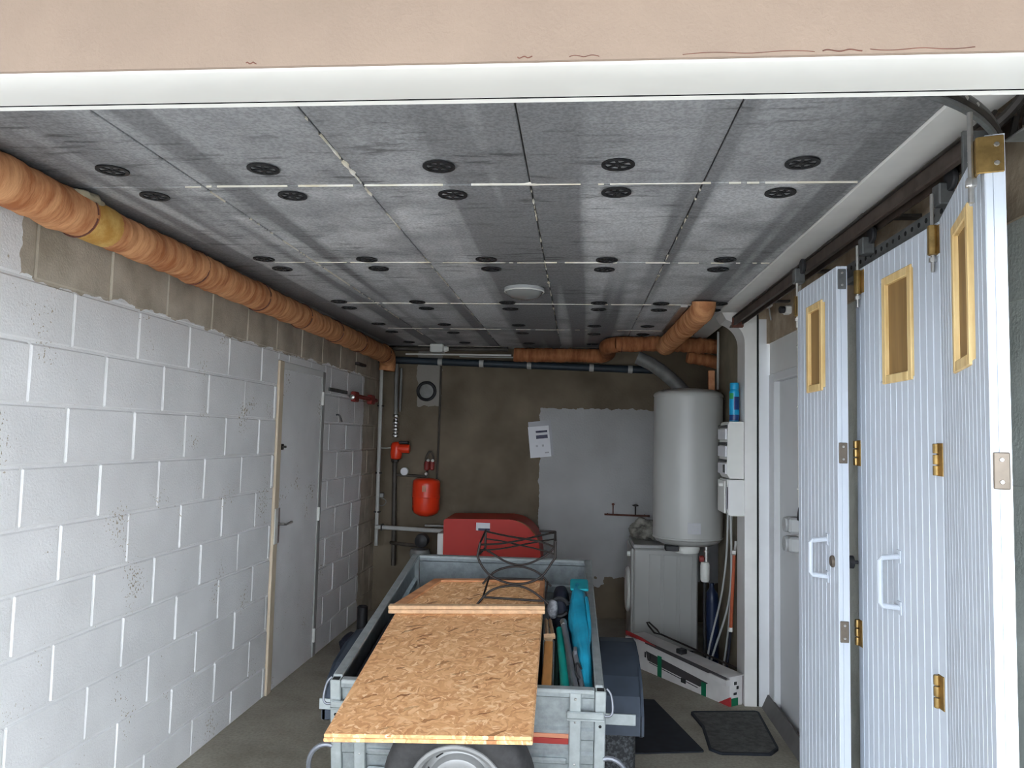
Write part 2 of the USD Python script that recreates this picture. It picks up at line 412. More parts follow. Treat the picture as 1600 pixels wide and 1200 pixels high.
def ceiling_material():
    N = {'g': ('geometry', {}), 's': ('separate_xyz', {}),
         # long brushed bands running into the garage, broken up along their length
         'ma': ('mapping', {'scale': (6.4, .12, 1), 'location': (.35, 0, 0)}), 'na': ('noise_texture', {'scale': 1.0, 'detail': 1, 'roughness': .4}), 'ra': ('rgb_ramp', {'ramp': [(.46, (0, 0, 0)), (.50, (.6, .6, .6)), (.57, (1, 1, 1))]}),
         'nd': ('noise_texture', {'scale': 3.2, 'detail': 5}), 'rd': ('rgb_ramp', {'ramp': [(.30, (.25, .25, .25)), (.55, (1, 1, 1))]}),
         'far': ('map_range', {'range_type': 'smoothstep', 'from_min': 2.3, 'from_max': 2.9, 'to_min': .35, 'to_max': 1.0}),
         # short scuffs across
         'mb': ('mapping', {'scale': (5.5, 30, 1)}), 'nb': ('noise_texture', {'scale': 1.0, 'detail': 5, 'roughness': .65}), 'rb': ('rgb_ramp', {'ramp': [(.36, (.42, .42, .42)), (.44, (.9, .9, .9)), (.56, (1, 1, 1)), (.66, (1.0, 1.0, 1.0))]}),
         'nz': ('noise_texture', {'scale': 1.7, 'detail': 3}), 'rz': ('rgb_ramp', {'ramp': [(.46, (0, 0, 0)), (.62, (1, 1, 1))]}), 'sc': ('mix_color', {'a': (1, 1, 1)}),
         'nc': ('noise_texture', {'scale': 95, 'detail': 2}), 'rc': ('rgb_ramp', {'ramp': [(.38, (.66, .66, .66)), (.62, (1.0, 1.0, 1.0))]}),
         'f': ('mix_color', {'blend_type': 'multiply', 'fac': 1.0}), 'ff': ('math', {'math_type': 'multiply'}), 'bw': ('rgb_to_bw', {}),
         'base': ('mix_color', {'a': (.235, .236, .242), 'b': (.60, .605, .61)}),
         'm1': ('mix_color', {'blend_type': 'multiply', 'fac': 1.0}), 'm2': ('mix_color', {'blend_type': 'multiply', 'fac': .85}),
         'b': ('bump', {'strength': .25, 'distance': .006}),
         'p': ('principled_bsdf', {'roughness': .6, 'specular_ior_level': .4})}
    L = [('g.position', 's.vector'), ('g.position', 'ma.vector'), ('ma.vector', 'na.vector'), ('na.fac', 'ra.fac'), ('g.position', 'nd.vector'), ('nd.fac', 'rd.fac'),
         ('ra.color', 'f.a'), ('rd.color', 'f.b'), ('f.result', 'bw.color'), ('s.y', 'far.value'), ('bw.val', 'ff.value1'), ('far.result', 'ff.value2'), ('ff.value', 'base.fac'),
         ('g.position', 'mb.vector'), ('mb.vector', 'nb.vector'), ('nb.fac', 'rb.fac'), ('g.position', 'nz.vector'), ('nz.fac', 'rz.fac'), ('rz.color', 'sc.fac'), ('rb.color', 'sc.b'),
         ('g.position', 'nc.vector'), ('nc.fac', 'rc.fac'),
         ('base.result', 'm1.a'), ('sc.result', 'm1.b'), ('m1.result', 'm2.a'), ('rc.color', 'm2.b'), ('m2.result', 'p.base_color'),
         ('nb.fac', 'b.height'), ('b.normal', 'p.normal')]
    return usdkit.material(stage, '/World/Looks/foil_insulation', N, L, surface='p.BSDF')


def floor_material():
    N = {'g': ('geometry', {}), 'n': ('noise_texture', {'scale': 1.3, 'detail': 7, 'roughness': .65}), 'r': ('rgb_ramp', {'ramp': [(.3, srgb(126, 120, 108)), (.5, srgb(158, 152, 138)), (.7, srgb(178, 173, 160))]}),
         'n2': ('noise_texture', {'scale': 60, 'detail': 3}), 'r2': ('rgb_ramp', {'ramp': [(.35, (.82, .82, .82)), (.6, (1, 1, 1))]}), 'mm': ('mix_color', {'blend_type': 'multiply', 'fac': 1.0}),
         'b': ('bump', {'strength': .15, 'distance': .01}), 'p': ('principled_bsdf', {'roughness': .7, 'specular_ior_level': .35})}
    L = [('g.position', 'n.vector'), ('n.fac', 'r.fac'), ('g.position', 'n2.vector'), ('n2.fac', 'r2.fac'), ('r.color', 'mm.a'), ('r2.color', 'mm.b'), ('mm.result', 'p.base_color'), ('n2.fac', 'b.height'), ('b.normal', 'p.normal')]
    return usdkit.material(stage, '/World/Looks/concrete_floor', N, L, surface='p.BSDF')


def osb_material():
    N = {'g': ('geometry', {}), 'd': ('noise_texture', {'scale': 16, 'detail': 3}), 'ad': ('mix_vector', {'fac': .06})}
    L = [('g.position', 'd.vector'), ('g.position', 'ad.a'), ('d.color', 'ad.b')]
    # three layers of strands lying in different directions
    for k, (rz, sx, sy) in enumerate(((.55, 20, 90), (-.55, 22, 95), (1.35, 22, 100))):
        N[f'm{k}'] = ('mapping', {'mapping_type': 'texture', 'scale': (1 / sx, 1 / sy, 1 / 8), 'rotation': (0, 0, rz)})
        N[f'v{k}'] = ('voronoi_texture', {'scale': 1.0})
        N[f's{k}'] = ('separate_color', {})
        N[f'r{k}'] = ('rgb_ramp', {'ramp': [(0, srgb(206, 146, 98)), (.45, srgb(230, 174, 122)), (.8, srgb(240, 188, 136)), (1, srgb(255, 216, 170))]})
        L += [('ad.result', f'm{k}.vector'), (f'm{k}.vector', f'v{k}.vector'), (f'v{k}.color', f's{k}.color'), (f's{k}.r', f'r{k}.fac')]
    N.update({'n1': ('noise_texture', {'scale': 26, 'detail': 2}), 't1': ('rgb_ramp', {'ramp': [(.46, (0, 0, 0)), (.52, (1, 1, 1))]}),
              'n2': ('noise_texture', {'scale': 19, 'detail': 2, 'distortion': .5}), 't2': ('rgb_ramp', {'ramp': [(.50, (0, 0, 0)), (.56, (1, 1, 1))]}),
              'x1': ('mix_color', {}), 'x2': ('mix_color', {}),
              'dk': ('rgb_ramp', {'ramp': [(0, (.40, .30, .23)), (.03, (.52, .42, .34)), (.042, (.96, .95, .94)), (1, (1, 1, 1))]}),
              'dm': ('mix_color', {'blend_type': 'multiply', 'fac': .9}), 'b': ('bump', {'strength': .35, 'distance': .004}), 'p': ('principled_bsdf', {'roughness': .55, 'specular_ior_level': .35})})
    L += [('g.position', 'n1.vector'), ('n1.fac', 't1.fac'), ('g.position', 'n2.vector'), ('n2.fac', 't2.fac'), ('t1.color', 'x1.fac'), ('r0.color', 'x1.a'), ('r1.color', 'x1.b'), ('t2.color', 'x2.fac'), ('x1.result', 'x2.a'), ('r2.color', 'x2.b'),
          ('s0.g', 'dk.fac'), ('x2.result', 'dm.a'), ('dk.color', 'dm.b'), ('dm.result', 'p.base_color'), ('s0.b', 'b.height'), ('b.normal', 'p.normal')]
    return usdkit.material(stage, '/World/Looks/oriented_strand_board', N, L, surface='p.BSDF')


M_['block'] = block_material()
M_['back_wall'] = back_wall_material()
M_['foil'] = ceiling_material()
M_['floor'] = floor_material()
M_['osb'] = osb_material()

S = 'structure'
XL, XR, YB, CZ, SLAB, Y0 = -2.0405, 1.285, 7.7, 2.635, 2.86, 1.0
rnd = random.Random(7)

# ------------------------------------------------------------------ room shell
single('driveway', B((-90, -120, -.2), (90, Y0, -.012)), M_['driveway'], 'pale concrete driveway outside the garage opening', 'driveway', kind=S)
single('floor', B((-2.3, Y0, -.2), (1.9, YB + .1, 0)), M_['floor'], 'bare concrete garage floor', 'floor', kind=S)
t = thing('wall_front', 'beige rendered front wall over the garage opening', 'wall', (0, Y0, 2.25), kind=S)
mb = MB().prism([(Y0, 2.2525), (Y0 + .004, 2.2515), (Y0 + .03, 2.275), (Y0 + .26, 2.40), (Y0 + .26, 5.2), (Y0, 5.2)], -6.5, 6.5, 'x')
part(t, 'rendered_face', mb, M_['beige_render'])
soff = MB().prism([(Y0 + .004, 2.2515), (Y0 + .012, 2.2497), (Y0 + .06, 2.2545), (Y0 + .17, 2.2795), (Y0 + .17, 2.38), (Y0 + .03, 2.285)], -2.04, 1.36, 'x')
part(t, 'soffit_board', soff, M_['lintel_white'], label='white soffit board under the beige wall')
part(t, 'gap_shade_strip', B((-2.04, Y0 + .169, 2.281), (1.36, Y0 + .178, 2.33)), M_['cavity'], label='black strip painting the shade between soffit and strip')  # near-black strip stands in for the shade inside the thin soffit gap
part(t, 'soffit_edge', B((-2.04, Y0 + .176, 2.283), (1.36, Y0 + .20, 2.33), .003), M_['lintel_white'], label='thin white strip behind the soffit board')
cr_ = MB()
for xa_, xb_, r_ in ((.13, .30, .0005), (.31, .36, .0009), (.37, .50, .0006), (-.02, .02, .0006), (-.09, -.07, .0008), (-.47, -.455, .0008)):
    cr_.tube(spline([(xa_ + (xb_ - xa_) * i / 6, Y0 - .0002, 2.2575 + .0012 * math.sin(i * 1.9 + xa_ * 40)) for i in range(7)], 20), r_, 4)
part(t, 'render_crack', cr_, M_['rust'], label='short reddish cracks above the soffit')
for sx in (-1, 1):
    xa, xb = (-6.5, -2.30) if sx < 0 else (1.42, 6.5)
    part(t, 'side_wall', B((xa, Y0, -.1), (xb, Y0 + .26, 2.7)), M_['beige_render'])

single('added_shade_slab', B((-6.5, -.75, 2.56), (6.5, Y0, 2.76)), M_['beige_render'], 'added unseen slab shading the front wall above the garage opening', 'added_shade_slab', kind=S)  # added out-of-view slab, only there to keep sky light off the front wall

# left wall: block by block
t = thing('wall_left', 'white painted concrete block wall with raw grey top courses', 'wall', (XL, Y0, 0), kind=S)
part(t, 'mortar_bed', B((XL - .2, Y0, 0), (XL - .007, YB, SLAB)), M_['block'])
L_, h_ = .4645, .233
DOOR = (5.05, 6.02)
for k in range(-2, 10):
    z1 = 2.296 - h_ * k
    z0 = max(z1 - h_, 0)
    off = 2.91 + (0 if k % 2 == 0 else .5 * L_)
    j0 = int(math.floor((Y0 - off) / L_))
    for j in range(j0, 40):
        a, b = off + j * L_, off + (j + 1) * L_
        a, b = max(a, Y0), min(b, YB)
        if b - a < .03:
            continue
        segs = [(a, b, z0)]
        if z0 < 2.22 - .02 and b > DOOR[0] and a < DOOR[1]:
            segs = []
            if a < DOOR[0] - .02:
                segs.append((a, DOOR[0], z0))
            if b > DOOR[1] + .02:
                segs.append((DOOR[1], b, z0))
            if z1 > 2.24:
                segs.append((max(a, DOOR[0]), min(b, DOOR[1]), 2.235))
        for a_, b_, zz in segs:
            g = .0055
            if b_ - a_ < .04:
                continue
            d = rnd.uniform(-.0018, .0018)
            v0 = B((XL - .06, a_ + g, zz + g), (XL + d, b_ - g, z1 - g), .006).get()[0]
            # slightly uneven corners
            v0 = v0 + np.array([rnd.uniform(-.0012, .0012) for _ in range(v0.size)]).reshape(v0.shape) * [1, 1, 1]
            part(t, 'block', (v0, CF), M_['block'], smooth=False)

# back wall
single('wall_back', B((-2.3, YB, 0), (1.9, YB + .15, SLAB)), M_['back_wall'], 'raw brown rendered back wall with a big white painted patch', 'wall', kind=S)
# right walls
t = thing('wall_right', 'raw concrete right wall behind the stored door leaves', 'wall', (XR, Y0, 0), kind=S)
part(t, 'concrete_face', B((XR, Y0, 0), (XR + .15, 4.05, 2.42)), M_['grey_concrete'])
part(t, 'upper_band', B((XR - .012, Y0, 2.42), (XR + .15, 5.36, SLAB)), M_['raw_brown'], label='brown unpainted band along the top of the wall')
part(t, 'painted_face', B((XR, 4.05, 0), (XR + .15, 4.62, 2.42)), M_['white_paint'])
part(t, 'shutter_mark', MB().box((XR - .004, Y0 + .2, 2.18), (XR + .01, 3.4, 2.21)).box((XR - .004, Y0 + .2, 1.62), (XR + .01, 3.4, 1.634)), M_['grey_concrete'], label='raised shuttering lines in the concrete')
single('wall_right_rear', B((1.62, 5.36, 0), (1.8, YB, SLAB)), M_['olive_render'], 'raw olive rendered wall of the boiler corner', 'wall', kind=S)
single('wall_right_return', B((XR + .1, 5.36, 0), (1.62, 5.46, SLAB)), M_['olive_render'], 'raw end wall closing the boiler corner', 'wall', kind=S)
t = thing('column', 'white column with a curved haunch at the boiler corner', 'column', (1.166, 5.45, 0), kind=S)
haunch = [(1.126, 0), (1.126, 2.40)] + [tuple(p[[0, 2]]) for p in arc((.956, 0, 2.42), .17, 0, 75, 10)] + [(.97, 2.64), (1.206, 2.64), (1.206, 0)]
part(t, 'shaft', MB().prism(haunch, 5.34, 5.58, 'y'), M_['beam_white'], smooth=40)
part(t, 'edge_shade_strip', B((1.206, 5.355, 0), (1.222, 5.56, SLAB)), M_['cavity'], label='black strip painting the shade in the gap beside the column')  # solid black box paints the shade of the narrow slot
single('wall_right_partition', B((1.128, 5.58, 0), (1.206, 6.33, SLAB)), M_['olive_render'], 'unpainted partition wall behind the white column', 'wall', kind=S)
t = thing('trim_2', 'narrow white wall end between the column and the white door', 'trim', (XR, 5.4, 0), kind=S)
part(t, 'end_face', B((1.222, 5.345, 0), (XR + .15, 5.45, 2.59)), M_['white_door'])
part(t, 'raw_end', B((1.222, 5.345, 2.59), (XR + .15, 5.45, SLAB)), M_['raw_brown'], label='unpainted top')
single('trim_1', B((.945, Y0 + .26, CZ), (1.095, YB, SLAB), .006), M_['beam_white'], 'white boxed beam along the right edge of the ceiling', 'trim', kind=S)

# ceiling
t = thing('ceiling', 'ceiling of grey foil-faced insulation panels held by black discs', 'ceiling', (0, Y0, CZ), kind=S)
part(t, 'slab', B((-2.3, Y0 + .26, SLAB), (1.9, YB + .15, SLAB + .2)), M_['slab'])
part(t, 'foam_bed', B((XL, Y0 + .26, CZ + .02), (.945, YB, CZ + .06)), M_['slab'])
xs = [XL + .002, -1.383, -.783, -.183, .417, .945]
ys = [Y0 + .262, 1.432, 2.640, 3.848, 5.056, 6.264, 7.472, YB]
cells = {}
for j in range(len(ys) - 1):
    for i in range(len(xs) - 1):
        g = .0028
        dz = rnd.uniform(-.002, .003)
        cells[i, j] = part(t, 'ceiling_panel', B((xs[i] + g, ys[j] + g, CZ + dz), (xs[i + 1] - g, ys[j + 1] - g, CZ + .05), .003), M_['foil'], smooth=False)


def disc_mesh(x, y, z, a0):
    mb = MB()
    R, r = .054, .041
    n = 24
    a = np.arange(n) * 2 * math.pi / n
    # flat ring with a raised rim
    V, Fc = [], []
    for rr, zz in ((R, -.001), (R, -.006), (r, -.006), (r, -.001)):
        V += [(x + rr * math.cos(q), y + rr * math.sin(q), z + zz) for q in a]
    for k in range(3):
        for q in range(n):
            q2 = (q + 1) % n
            A, Bq, C, D = k * n + q, k * n + q2, (k + 1) * n + q2, (k + 1) * n + q
            Fc += [(A, C, Bq), (A, D, C)]
    mb.add(V, Fc)
    for s in range(6):
        M = rotz(math.degrees(a0) + 60 * s, (x, y, z))
        mb.box((.008, -.0045, -.005), (.043, .0045, -.001), M=M)
    mb.lathe([(.0135, -.001), (.0135, -.007), (.006, -.007), (.004, -.003)], (x, y, z), n=12)
    return mb


cols = {0: -1.62, 1: -1.08, 2: -.48, 3: .12, 4: .70}
for j, yj in enumerate(ys):
    if j in (0, 1, len(ys) - 1):
        continue
    for i, x in cols.items():
        xsx = [x] if (i < 4 or j < 4) else [.53, .89]
        for xx in xsx:
            for dy in (-.19 if j == 2 else -.075 if j == 3 else -.06 if j == 4 else -.25 if j == 5 else -.29, .095 if j == 2 else .14 if j == 3 else .19 if j == 4 else .21 if j == 5 else .12):
                jj = j - 1 if dy < 0 else j
                if jj >= len(ys) - 1:
                    continue
                part(cells[i, jj], 'fixing_disc', disc_mesh(xx + rnd.uniform(-.008, .008), yj + dy + rnd.uniform(-.01, .01), CZ - .0005, rnd.random()), M_['black_disc'], smooth=False, label='black six-spoked fixing disc')


def seam(p0, p1, cover, seed, wmax=.006):
    r = np.random.RandomState(seed)
    p0, p1 = np.array(p0, float), np.array(p1, float)
    L = np.linalg.norm(p1 - p0)
    d = (p1 - p0) / L
    s = np.array([-d[1], d[0], 0])
    mb = MB()
    n = max(int(L / .02), 4)
    w = np.abs(r.normal(0, 1, n)) * wmax * .55 + .0008
    for c in range(int(L / .5)):
        k = r.randint(n)
        if r.rand() < .5:
            w[k:k + 2] += .008
    on = np.convolve(r.rand(n), np.ones(5) / 5, 'same') < cover
    i = 0
    while i < n - 1:
        if not on[i]:
            i += 1
            continue
        k = i
        while k < n - 1 and on[k]:
            k += 1
        if k > i:
            q = np.arange(i, k + 1)
            q = q[q < n]
            P = p0 + d * (q / (n - 1) * L)[:, None]
            zz = np.array([0, 0, 1.0])
            V = np.vstack([P + s * w[q][:, None] + zz * .004, P + s * (w[q] * .5)[:, None] - zz * .0035, P - s * (w[q] * .6)[:, None] - zz * .003, P - s * w[q][:, None] + zz * .004])
            m_ = len(q)
            Fc = []
            for row in range(3):
                for e in range(m_ - 1):
                    A, Bq, C, D = row * m_ + e, row * m_ + e + 1, (row + 1) * m_ + e + 1, (row + 1) * m_ + e
                    Fc += [(A, C, Bq), (A, D, C)]
            mb.add(V, Fc)
        i = k + 1
    return mb


for j in range(2, 7):
    part(t, 'foam_seam', seam((-1.6 if j > 2 else -1.45, ys[j], CZ), (.93, ys[j], CZ), (.60, .60, .64, .62, 1.5)[j - 2], 20 + j, .0040), M_['foam'], smooth=True, label='squeezed-out pale foam in the joint')
for i in (1, 2, 3, 4):
    part(t, 'foam_seam', seam((xs[i], 2.05 if i in (2,) else 2.7, CZ), (xs[i], 6.8, CZ), .50 if i != 4 else .42, 40 + i, .004), M_['foam'], smooth=True, label='squeezed-out pale foam in the joint')

# door in the left wall
t = thing('door_1', 'grey flush door in the white block wall on the left', 'door', (XL, 5.5, 0), kind=S)
part(t, 'door_lining', B((XL - .14, 5.04, 0), (XL - .055, 6.03, 2.24)), M_['cavity'])
part(t, 'door_frame', MB().box((XL - .07, 5.05, 0), (XL + .012, 5.125, 2.235), .004), M_['jamb_tan'], label='tan wooden door jamb')
part(t, 'door_frame', MB().box((XL - .07, 5.955, 0), (XL + .004, 6.02, 2.235), .004), M_['door_grey'])
part(t, 'door_frame', MB().box((XL - .07, 5.125, 2.185), (XL + .006, 5.955, 2.235), .004), M_['white_paint'])
part(t, 'door_leaf', B((XL - .055, 5.128, .008), (XL - .012, 5.952, 2.183), .003), M_['door_grey'])
hp = part(t, 'handle_plate', B((XL - .012, 5.155, .985), (XL - .005, 5.20, 1.225), .002), M_['zinc'], label='steel handle plate')
part(hp, 'lever', MB().tube([(XL - .006, 5.178, 1.115), (XL + .035, 5.178, 1.115), (XL + .043, 5.19, 1.113), (XL + .045, 5.30, 1.118)], .008, 10), M_['zinc'])
part(t, 'lock_box', B((XL - .0, 5.06, .99), (XL + .016, 5.12, 1.23), .003), M_['white_plastic'], label='cream lock keep on the jamb')
bt = part(t, 'bolt', MB().box((XL - .012, 5.14, 1.625), (XL + .006, 5.19, 1.665), .003), M_['dark_steel'], label='small dark sliding bolt')
part(bt, 'bolt_knob', MB().tube([(XL + .002, 5.165, 1.645), (XL + .03, 5.172, 1.645)], .007, 8), M_['dark_steel'])
for z in (2.02, 1.11, .17):
    part(t, 'hinge', MB().lathe([(.004, -.055), (.011, -.05), (.011, .05), (.004, .055)], (XL + .008, 5.956, z), n=10), M_['white_plastic'], label='white barrel hinge')

# door in the right wall
t = thing('door_2', 'white flush door in the right wall beside the column', 'door', (XR, 4.96, 0), kind=S)
part(t, 'over_panel', B((XR + .002, 4.62, 2.205), (XR + .06, 5.32, 2.585), .003), M_['white_paint'], label='white panel over the door')
part(t, 'door_frame', B((XR - .004, 5.19, 0), (XR + .09, 5.32, 2.205), .004), M_['white_door'])
part(t, 'door_frame', B((XR - .004, 4.30, 0), (XR + .09, 4.36, 2.205), .004), M_['white_door'])
part(t, 'door_frame', B((XR - .004, 4.36, 2.15), (XR + .09, 5.19, 2.205), .004), M_['white_door'])
part(t, 'door_leaf', B((XR + .035, 4.36, .01), (XR + .075, 5.19, 2.15), .003), M_['white_door'])
single('baseboard_right', MB().prism([(XR - .05, 0), (XR, 0), (XR, .085), (XR - .012, .085)], 4.2, 5.33, 'y'), M_['skirting'], 'dark sloping fillet along the foot of the right wall', 'baseboard', kind=S)

# ------------------------------------------------------------------ pipes under the ceiling
def wrap_pipe(p0, p1, r, seed, every=.045, amp=.006, n=20, dents=True):
    rs = np.random.RandomState(seed)
    p0, p1 = np.array(p0, float), np.array(p1, float)
    L = np.linalg.norm(p1 - p0)
    k = int(L / .018)
    s = np.linspace(0, 1, k)
    ring = (s * L / every) % 1
    rad = r + amp * (ring - .5) + rs.normal(0, amp * .25, k)
    cen = p0 + (p1 - p0) * s[:, None]
    mb = MB()
    mb.tube(cen, rad, n)
    v = mb.v[0]
    v += (meshkit.noise(v * 11, seed)[:, None] - .5) * .012
    return mb


t = thing('insulated_pipe', 'long orange-brown wrapped pipe running along the left wall under the ceiling', 'pipe', (-1.88, 1.5, 2.54))
cuts = [1.3, 2.68, 2.80, 3.55, 4.3, 5.0, 5.7, 6.35, 7.2]
for i in range(len(cuts) - 1):
    if i == 1:
        continue
    z_ = lambda y: 2.541 - .004 * (y - 2.3)
    part(t, 'wrapped_section', wrap_pipe((-1.88, cuts[i], z_(cuts[i])), (-1.88, cuts[i + 1], z_(cuts[i + 1])), .079 if i else .082, 60 + i, every=.085 + .02 * (i % 3), amp=.004), M_['wrap'], smooth=60)
    part(t, 'wire_tie', MB().tube(arc((-1.88, cuts[i + 1] - .012, z_(cuts[i + 1])), .0835, 0, 350, 26, 'xz'), .0035, 5), M_['rust'], label='dark wire tie')
mbc = MB().tube([(-1.88, 2.66, 2.540), (-1.88, 2.69, 2.540), (-1.88, 2.80, 2.539), (-1.88, 2.84, 2.539)], [.079, .0805, .0805, .079], 28)
part(t, 'yellow_collar', mbc, M_['collar'], smooth=50, label='yellow collar between two wrapped lengths')
lump = trimesh.creation.icosphere(3, 1.0)
lv = lump.vertices * [.05, .09, .022] + [-1.845, 2.66, 2.600]
lv = lv + (meshkit.noise(lv * 30, 3)[:, None] - .5) * .015
part(t, 'plaster_lump', (lv, lump.faces), M_['plaster'], smooth=True, label='lump of plaster on top of the pipe')
part(t, 'end_elbow', MB().tube(spline([(-1.88, 7.18, 2.535), (-1.885, 7.36, 2.52), (-1.90, 7.46, 2.47), (-1.91, 7.48, 2.38)], 10), .08, 18), M_['wrap'], smooth=60)

t = thing('rear_insulated_pipe', 'brown wrapped pipe along the back wall rising in an elbow to the right', 'pipe', (.2, 7.0, 2.5))
part(t, 'wrapped_section', wrap_pipe((-.62, 7.25, 2.53), (.21, 7.2, 2.525), .066, 70), M_['wrap_x'], smooth=60)
part(t, 'elbow', MB().tube(spline([(.19, 7.2, 2.522), (.235, 7.15, 2.53), (.25, 6.9, 2.55), (.275, 6.62, 2.555), (.33, 6.58, 2.558)], 16), .068, 18), M_['wrap_x'], smooth=60)
part(t, 'wrapped_section', wrap_pipe((.31, 6.55, 2.556), (.75, 6.5, 2.556), .064, 71), M_['wrap_x'], smooth=60)
part(t, 'wrapped_section', wrap_pipe((.75, 6.5, 2.556), (1.3, 6.62, 2.545), .062, 72), M_['wrap_x'], smooth=60)
part(t, 'lower_branch', wrap_pipe((.93, 6.72, 2.475), (1.3, 6.75, 2.41), .055, 73), M_['wrap_x'], smooth=60)
part(t, 'wire_tie', MB().tube(arc((.355, 6.55, 2.556), .068, 0, 350, 22, 'yz'), .003, 5), M_['rust'])
t = thing('branch_pipe', 'thick brown wrapped pipe slanting up to the ceiling near the column', 'pipe', (.74, 5.6, 2.55))
part(t, 'wrapped_section', wrap_pipe((.70, 6.35, 2.515), (.775, 5.02, 2.575), .074, 74), M_['wrap'], smooth=60)
part(t, 'end_cap', MB().tube(spline([(.774, 5.04, 2.574), (.778, 4.97, 2.58), (.782, 4.93, 2.60), (.783, 4.92, 2.633)], 8), [.074, .078, .078, .078, .077, .076, .076, .076], 18), M_['wrap'], smooth=60)
part(t, 'foil_strip', MB().box((.655, 5.05, 2.618), (.70, 6.2, 2.636)), M_['zinc'], label='torn foil strip above the pipe')
single('flue_duct', MB().tube(spline([(.52, 6.98, 2.49), (.66, 6.97, 2.42), (.86, 6.95, 2.26), (.98, 6.94, 2.10), (1.0, 6.94, 1.9), (1.0, 7.0, 1.70), (1.0, 7.3, 1.62), (1.0, 7.66, 1.61)], 30), .06, 16), M_['flue_grey'], 'grey sheet metal flue bending down behind the water heater', 'duct')
t = thing('drain_pipe', 'dark horizontal pipe with pale clips across the top of the back wall', 'pipe', (-.66, 7.6, 2.47))
part(t, 'pipe_run', MB().tube([(-2.03, 7.62, 2.505), (.72, 7.62, 2.435)], .036, 14), M_['pipe_navy'])
for x in (-1.40, -.98, -.5, .12, .50):
    part(t, 'pipe_clip', MB().tube([(x - .022, 7.62, 2.4887 - .02545 * (x + 1.4)), (x + .022, 7.62, 2.4887 - .02545 * (x + 1.445))], .040, 14), M_['pipe_grey'], label='pale pipe clip')
single('electrical_conduit', MB().tube([(-1.73, 7.5, 2.552), (-.67, 7.5, 2.553)], .009, 8), M_['white_plastic'], 'thin white conduit below the ceiling at the back wall', 'conduit')
single('lower_conduit', MB().tube([(-1.2, 7.58, 2.542), (-.64, 7.58, 2.540)], .007, 8), M_['pipe_grey'], 'thin grey conduit just above the dark pipe at the back', 'conduit')
single('upper_pipe', MB().tube([(-2.0, 7.45, 2.60), (-.7, 7.45, 2.605)], .022, 10), M_['pipe_dark'], 'dark grey pipe tight under the ceiling at the back', 'pipe')
t = thing('junction_box', 'small pale junction box under the ceiling at the back left', 'junction box', (-1.36, 7.3, 2.55))
part(t, 'box_body', B((-1.445, 7.28, 2.553), (-1.315, 7.42, 2.634), .008), M_['white_plastic'])
part(t, 'cable_gland', MB().lathe([(.03, 0), (.03, .02), (.02, .045)], (-1.315, 7.35, 2.59), 'x', 12), M_['white_plastic'])
for z in (2.57, 2.59, 2.61):
    part(t, 'cover_rib', B((-1.44, 7.276, z), (-1.32, 7.283, z + .006)), M_['white_plastic'])

# pipes in the left back corner
t = thing('vertical_pipe', 'light grey vertical pipe with clips at the left back corner', 'pipe', (-1.97, 7.5, .66))
part(t, 'pipe_run', MB().tube([(-1.955, 7.45, 2.49), (-1.955, 7.46, .66)], .019, 12), M_['pipe_grey'])
for z in (2.02, 1.36, .98):
    part(t, 'pipe_clip', B((-1.985, 7.44, z), (-1.925, 7.48, z + .014), .003), M_['dark_steel'])
t = thing('heating_pipe', 'tall dark heating pipe beside the red pump on the back wall', 'pipe', (-1.82, 7.6, .55))
part(t, 'upper_pipe', MB().tube([(-1.842, 7.6, 2.46), (-1.836, 7.6, 1.95)], .020, 12), M_['flue_grey'])
part(t, 'side_pipe', MB().tube([(-1.797, 7.62, 2.42), (-1.797, 7.62, 1.98)], .013, 10), M_['flue_grey'])
fit = MB()
for i in range(7):
    fit.lathe([(.012, 0), (.028 - .006 * (i % 2), .004), (.028 - .006 * (i % 2), .024), (.012, .03)], (-1.835, 7.6, 1.72 + i * .033), n=8)
part(t, 'threaded_fitting', fit, M_['zinc'], label='bright threaded fittings')
part(t, 'lower_pipe', MB().tube([(-1.83, 7.6, 1.50), (-1.81, 7.6, .45)], .024, 12), M_['pipe_dark'])
part(t, 'union_nut', MB().lathe([(.024, 0), (.04, .006), (.04, .03), (.024, .036)], (-1.828, 7.6, 1.47), n=8), M_['dark_steel'])
part(t, 'branch', MB().tube([(-1.82, 7.6, 1.345), (-1.49, 7.6, 1.338)], .014, 10), M_['pipe_dark'])
t = thing('circulation_pump', 'red circulation pump on the dark pipe at the back wall', 'pump', (-1.79, 7.55, 1.5))
part(t, 'pump_body', MB().lathe([(.03, -.09), (.05, -.08), (.058, -.03), (.058, .04), (.045, .075), (.02, .085)], (-1.80, 7.53, 1.59), n=20), M_['vessel_red'], smooth=50)
part(t, 'motor', MB().lathe([(.03, -.01), (.045, 0), (.045, .10), (.04, .115), (.0, .118)], (-1.78, 7.52, 1.61), 'x', 18), M_['vessel_red'], smooth=50)
part(t, 'terminal_box', B((-1.77, 7.49, 1.655), (-1.68, 7.57, 1.685), .006), M_['black_plastic'])
part(t, 'power_cable', MB().tube(spline([(-1.95, 7.47, 1.615), (-1.89, 7.5, 1.612), (-1.84, 7.5, 1.618)], 8), .006, 6), M_['pipe_grey'])
t = thing('expansion_vessel', 'bright red expansion vessel hanging on the back wall', 'expansion tank', (-1.485, 7.5, .96))
pr = [(.02, .955), (.07, .958), (.115, .985), (.133, 1.02), (.136, 1.15), (.136, 1.27), (.13, 1.30), (.105, 1.318), (.05, 1.325), (.01, 1.327)]
part(t, 'tank', MB().lathe(pr, (-1.485, 7.52, 0), n=36), M_['vessel_red'], smooth=50)
part(t, 'tank_seam', MB().tube(arc((-1.485, 7.52, 1.14), .1365, 0, 360, 36, 'xy')[:-1], .0035, 6, closed=True), M_['vessel_red'])
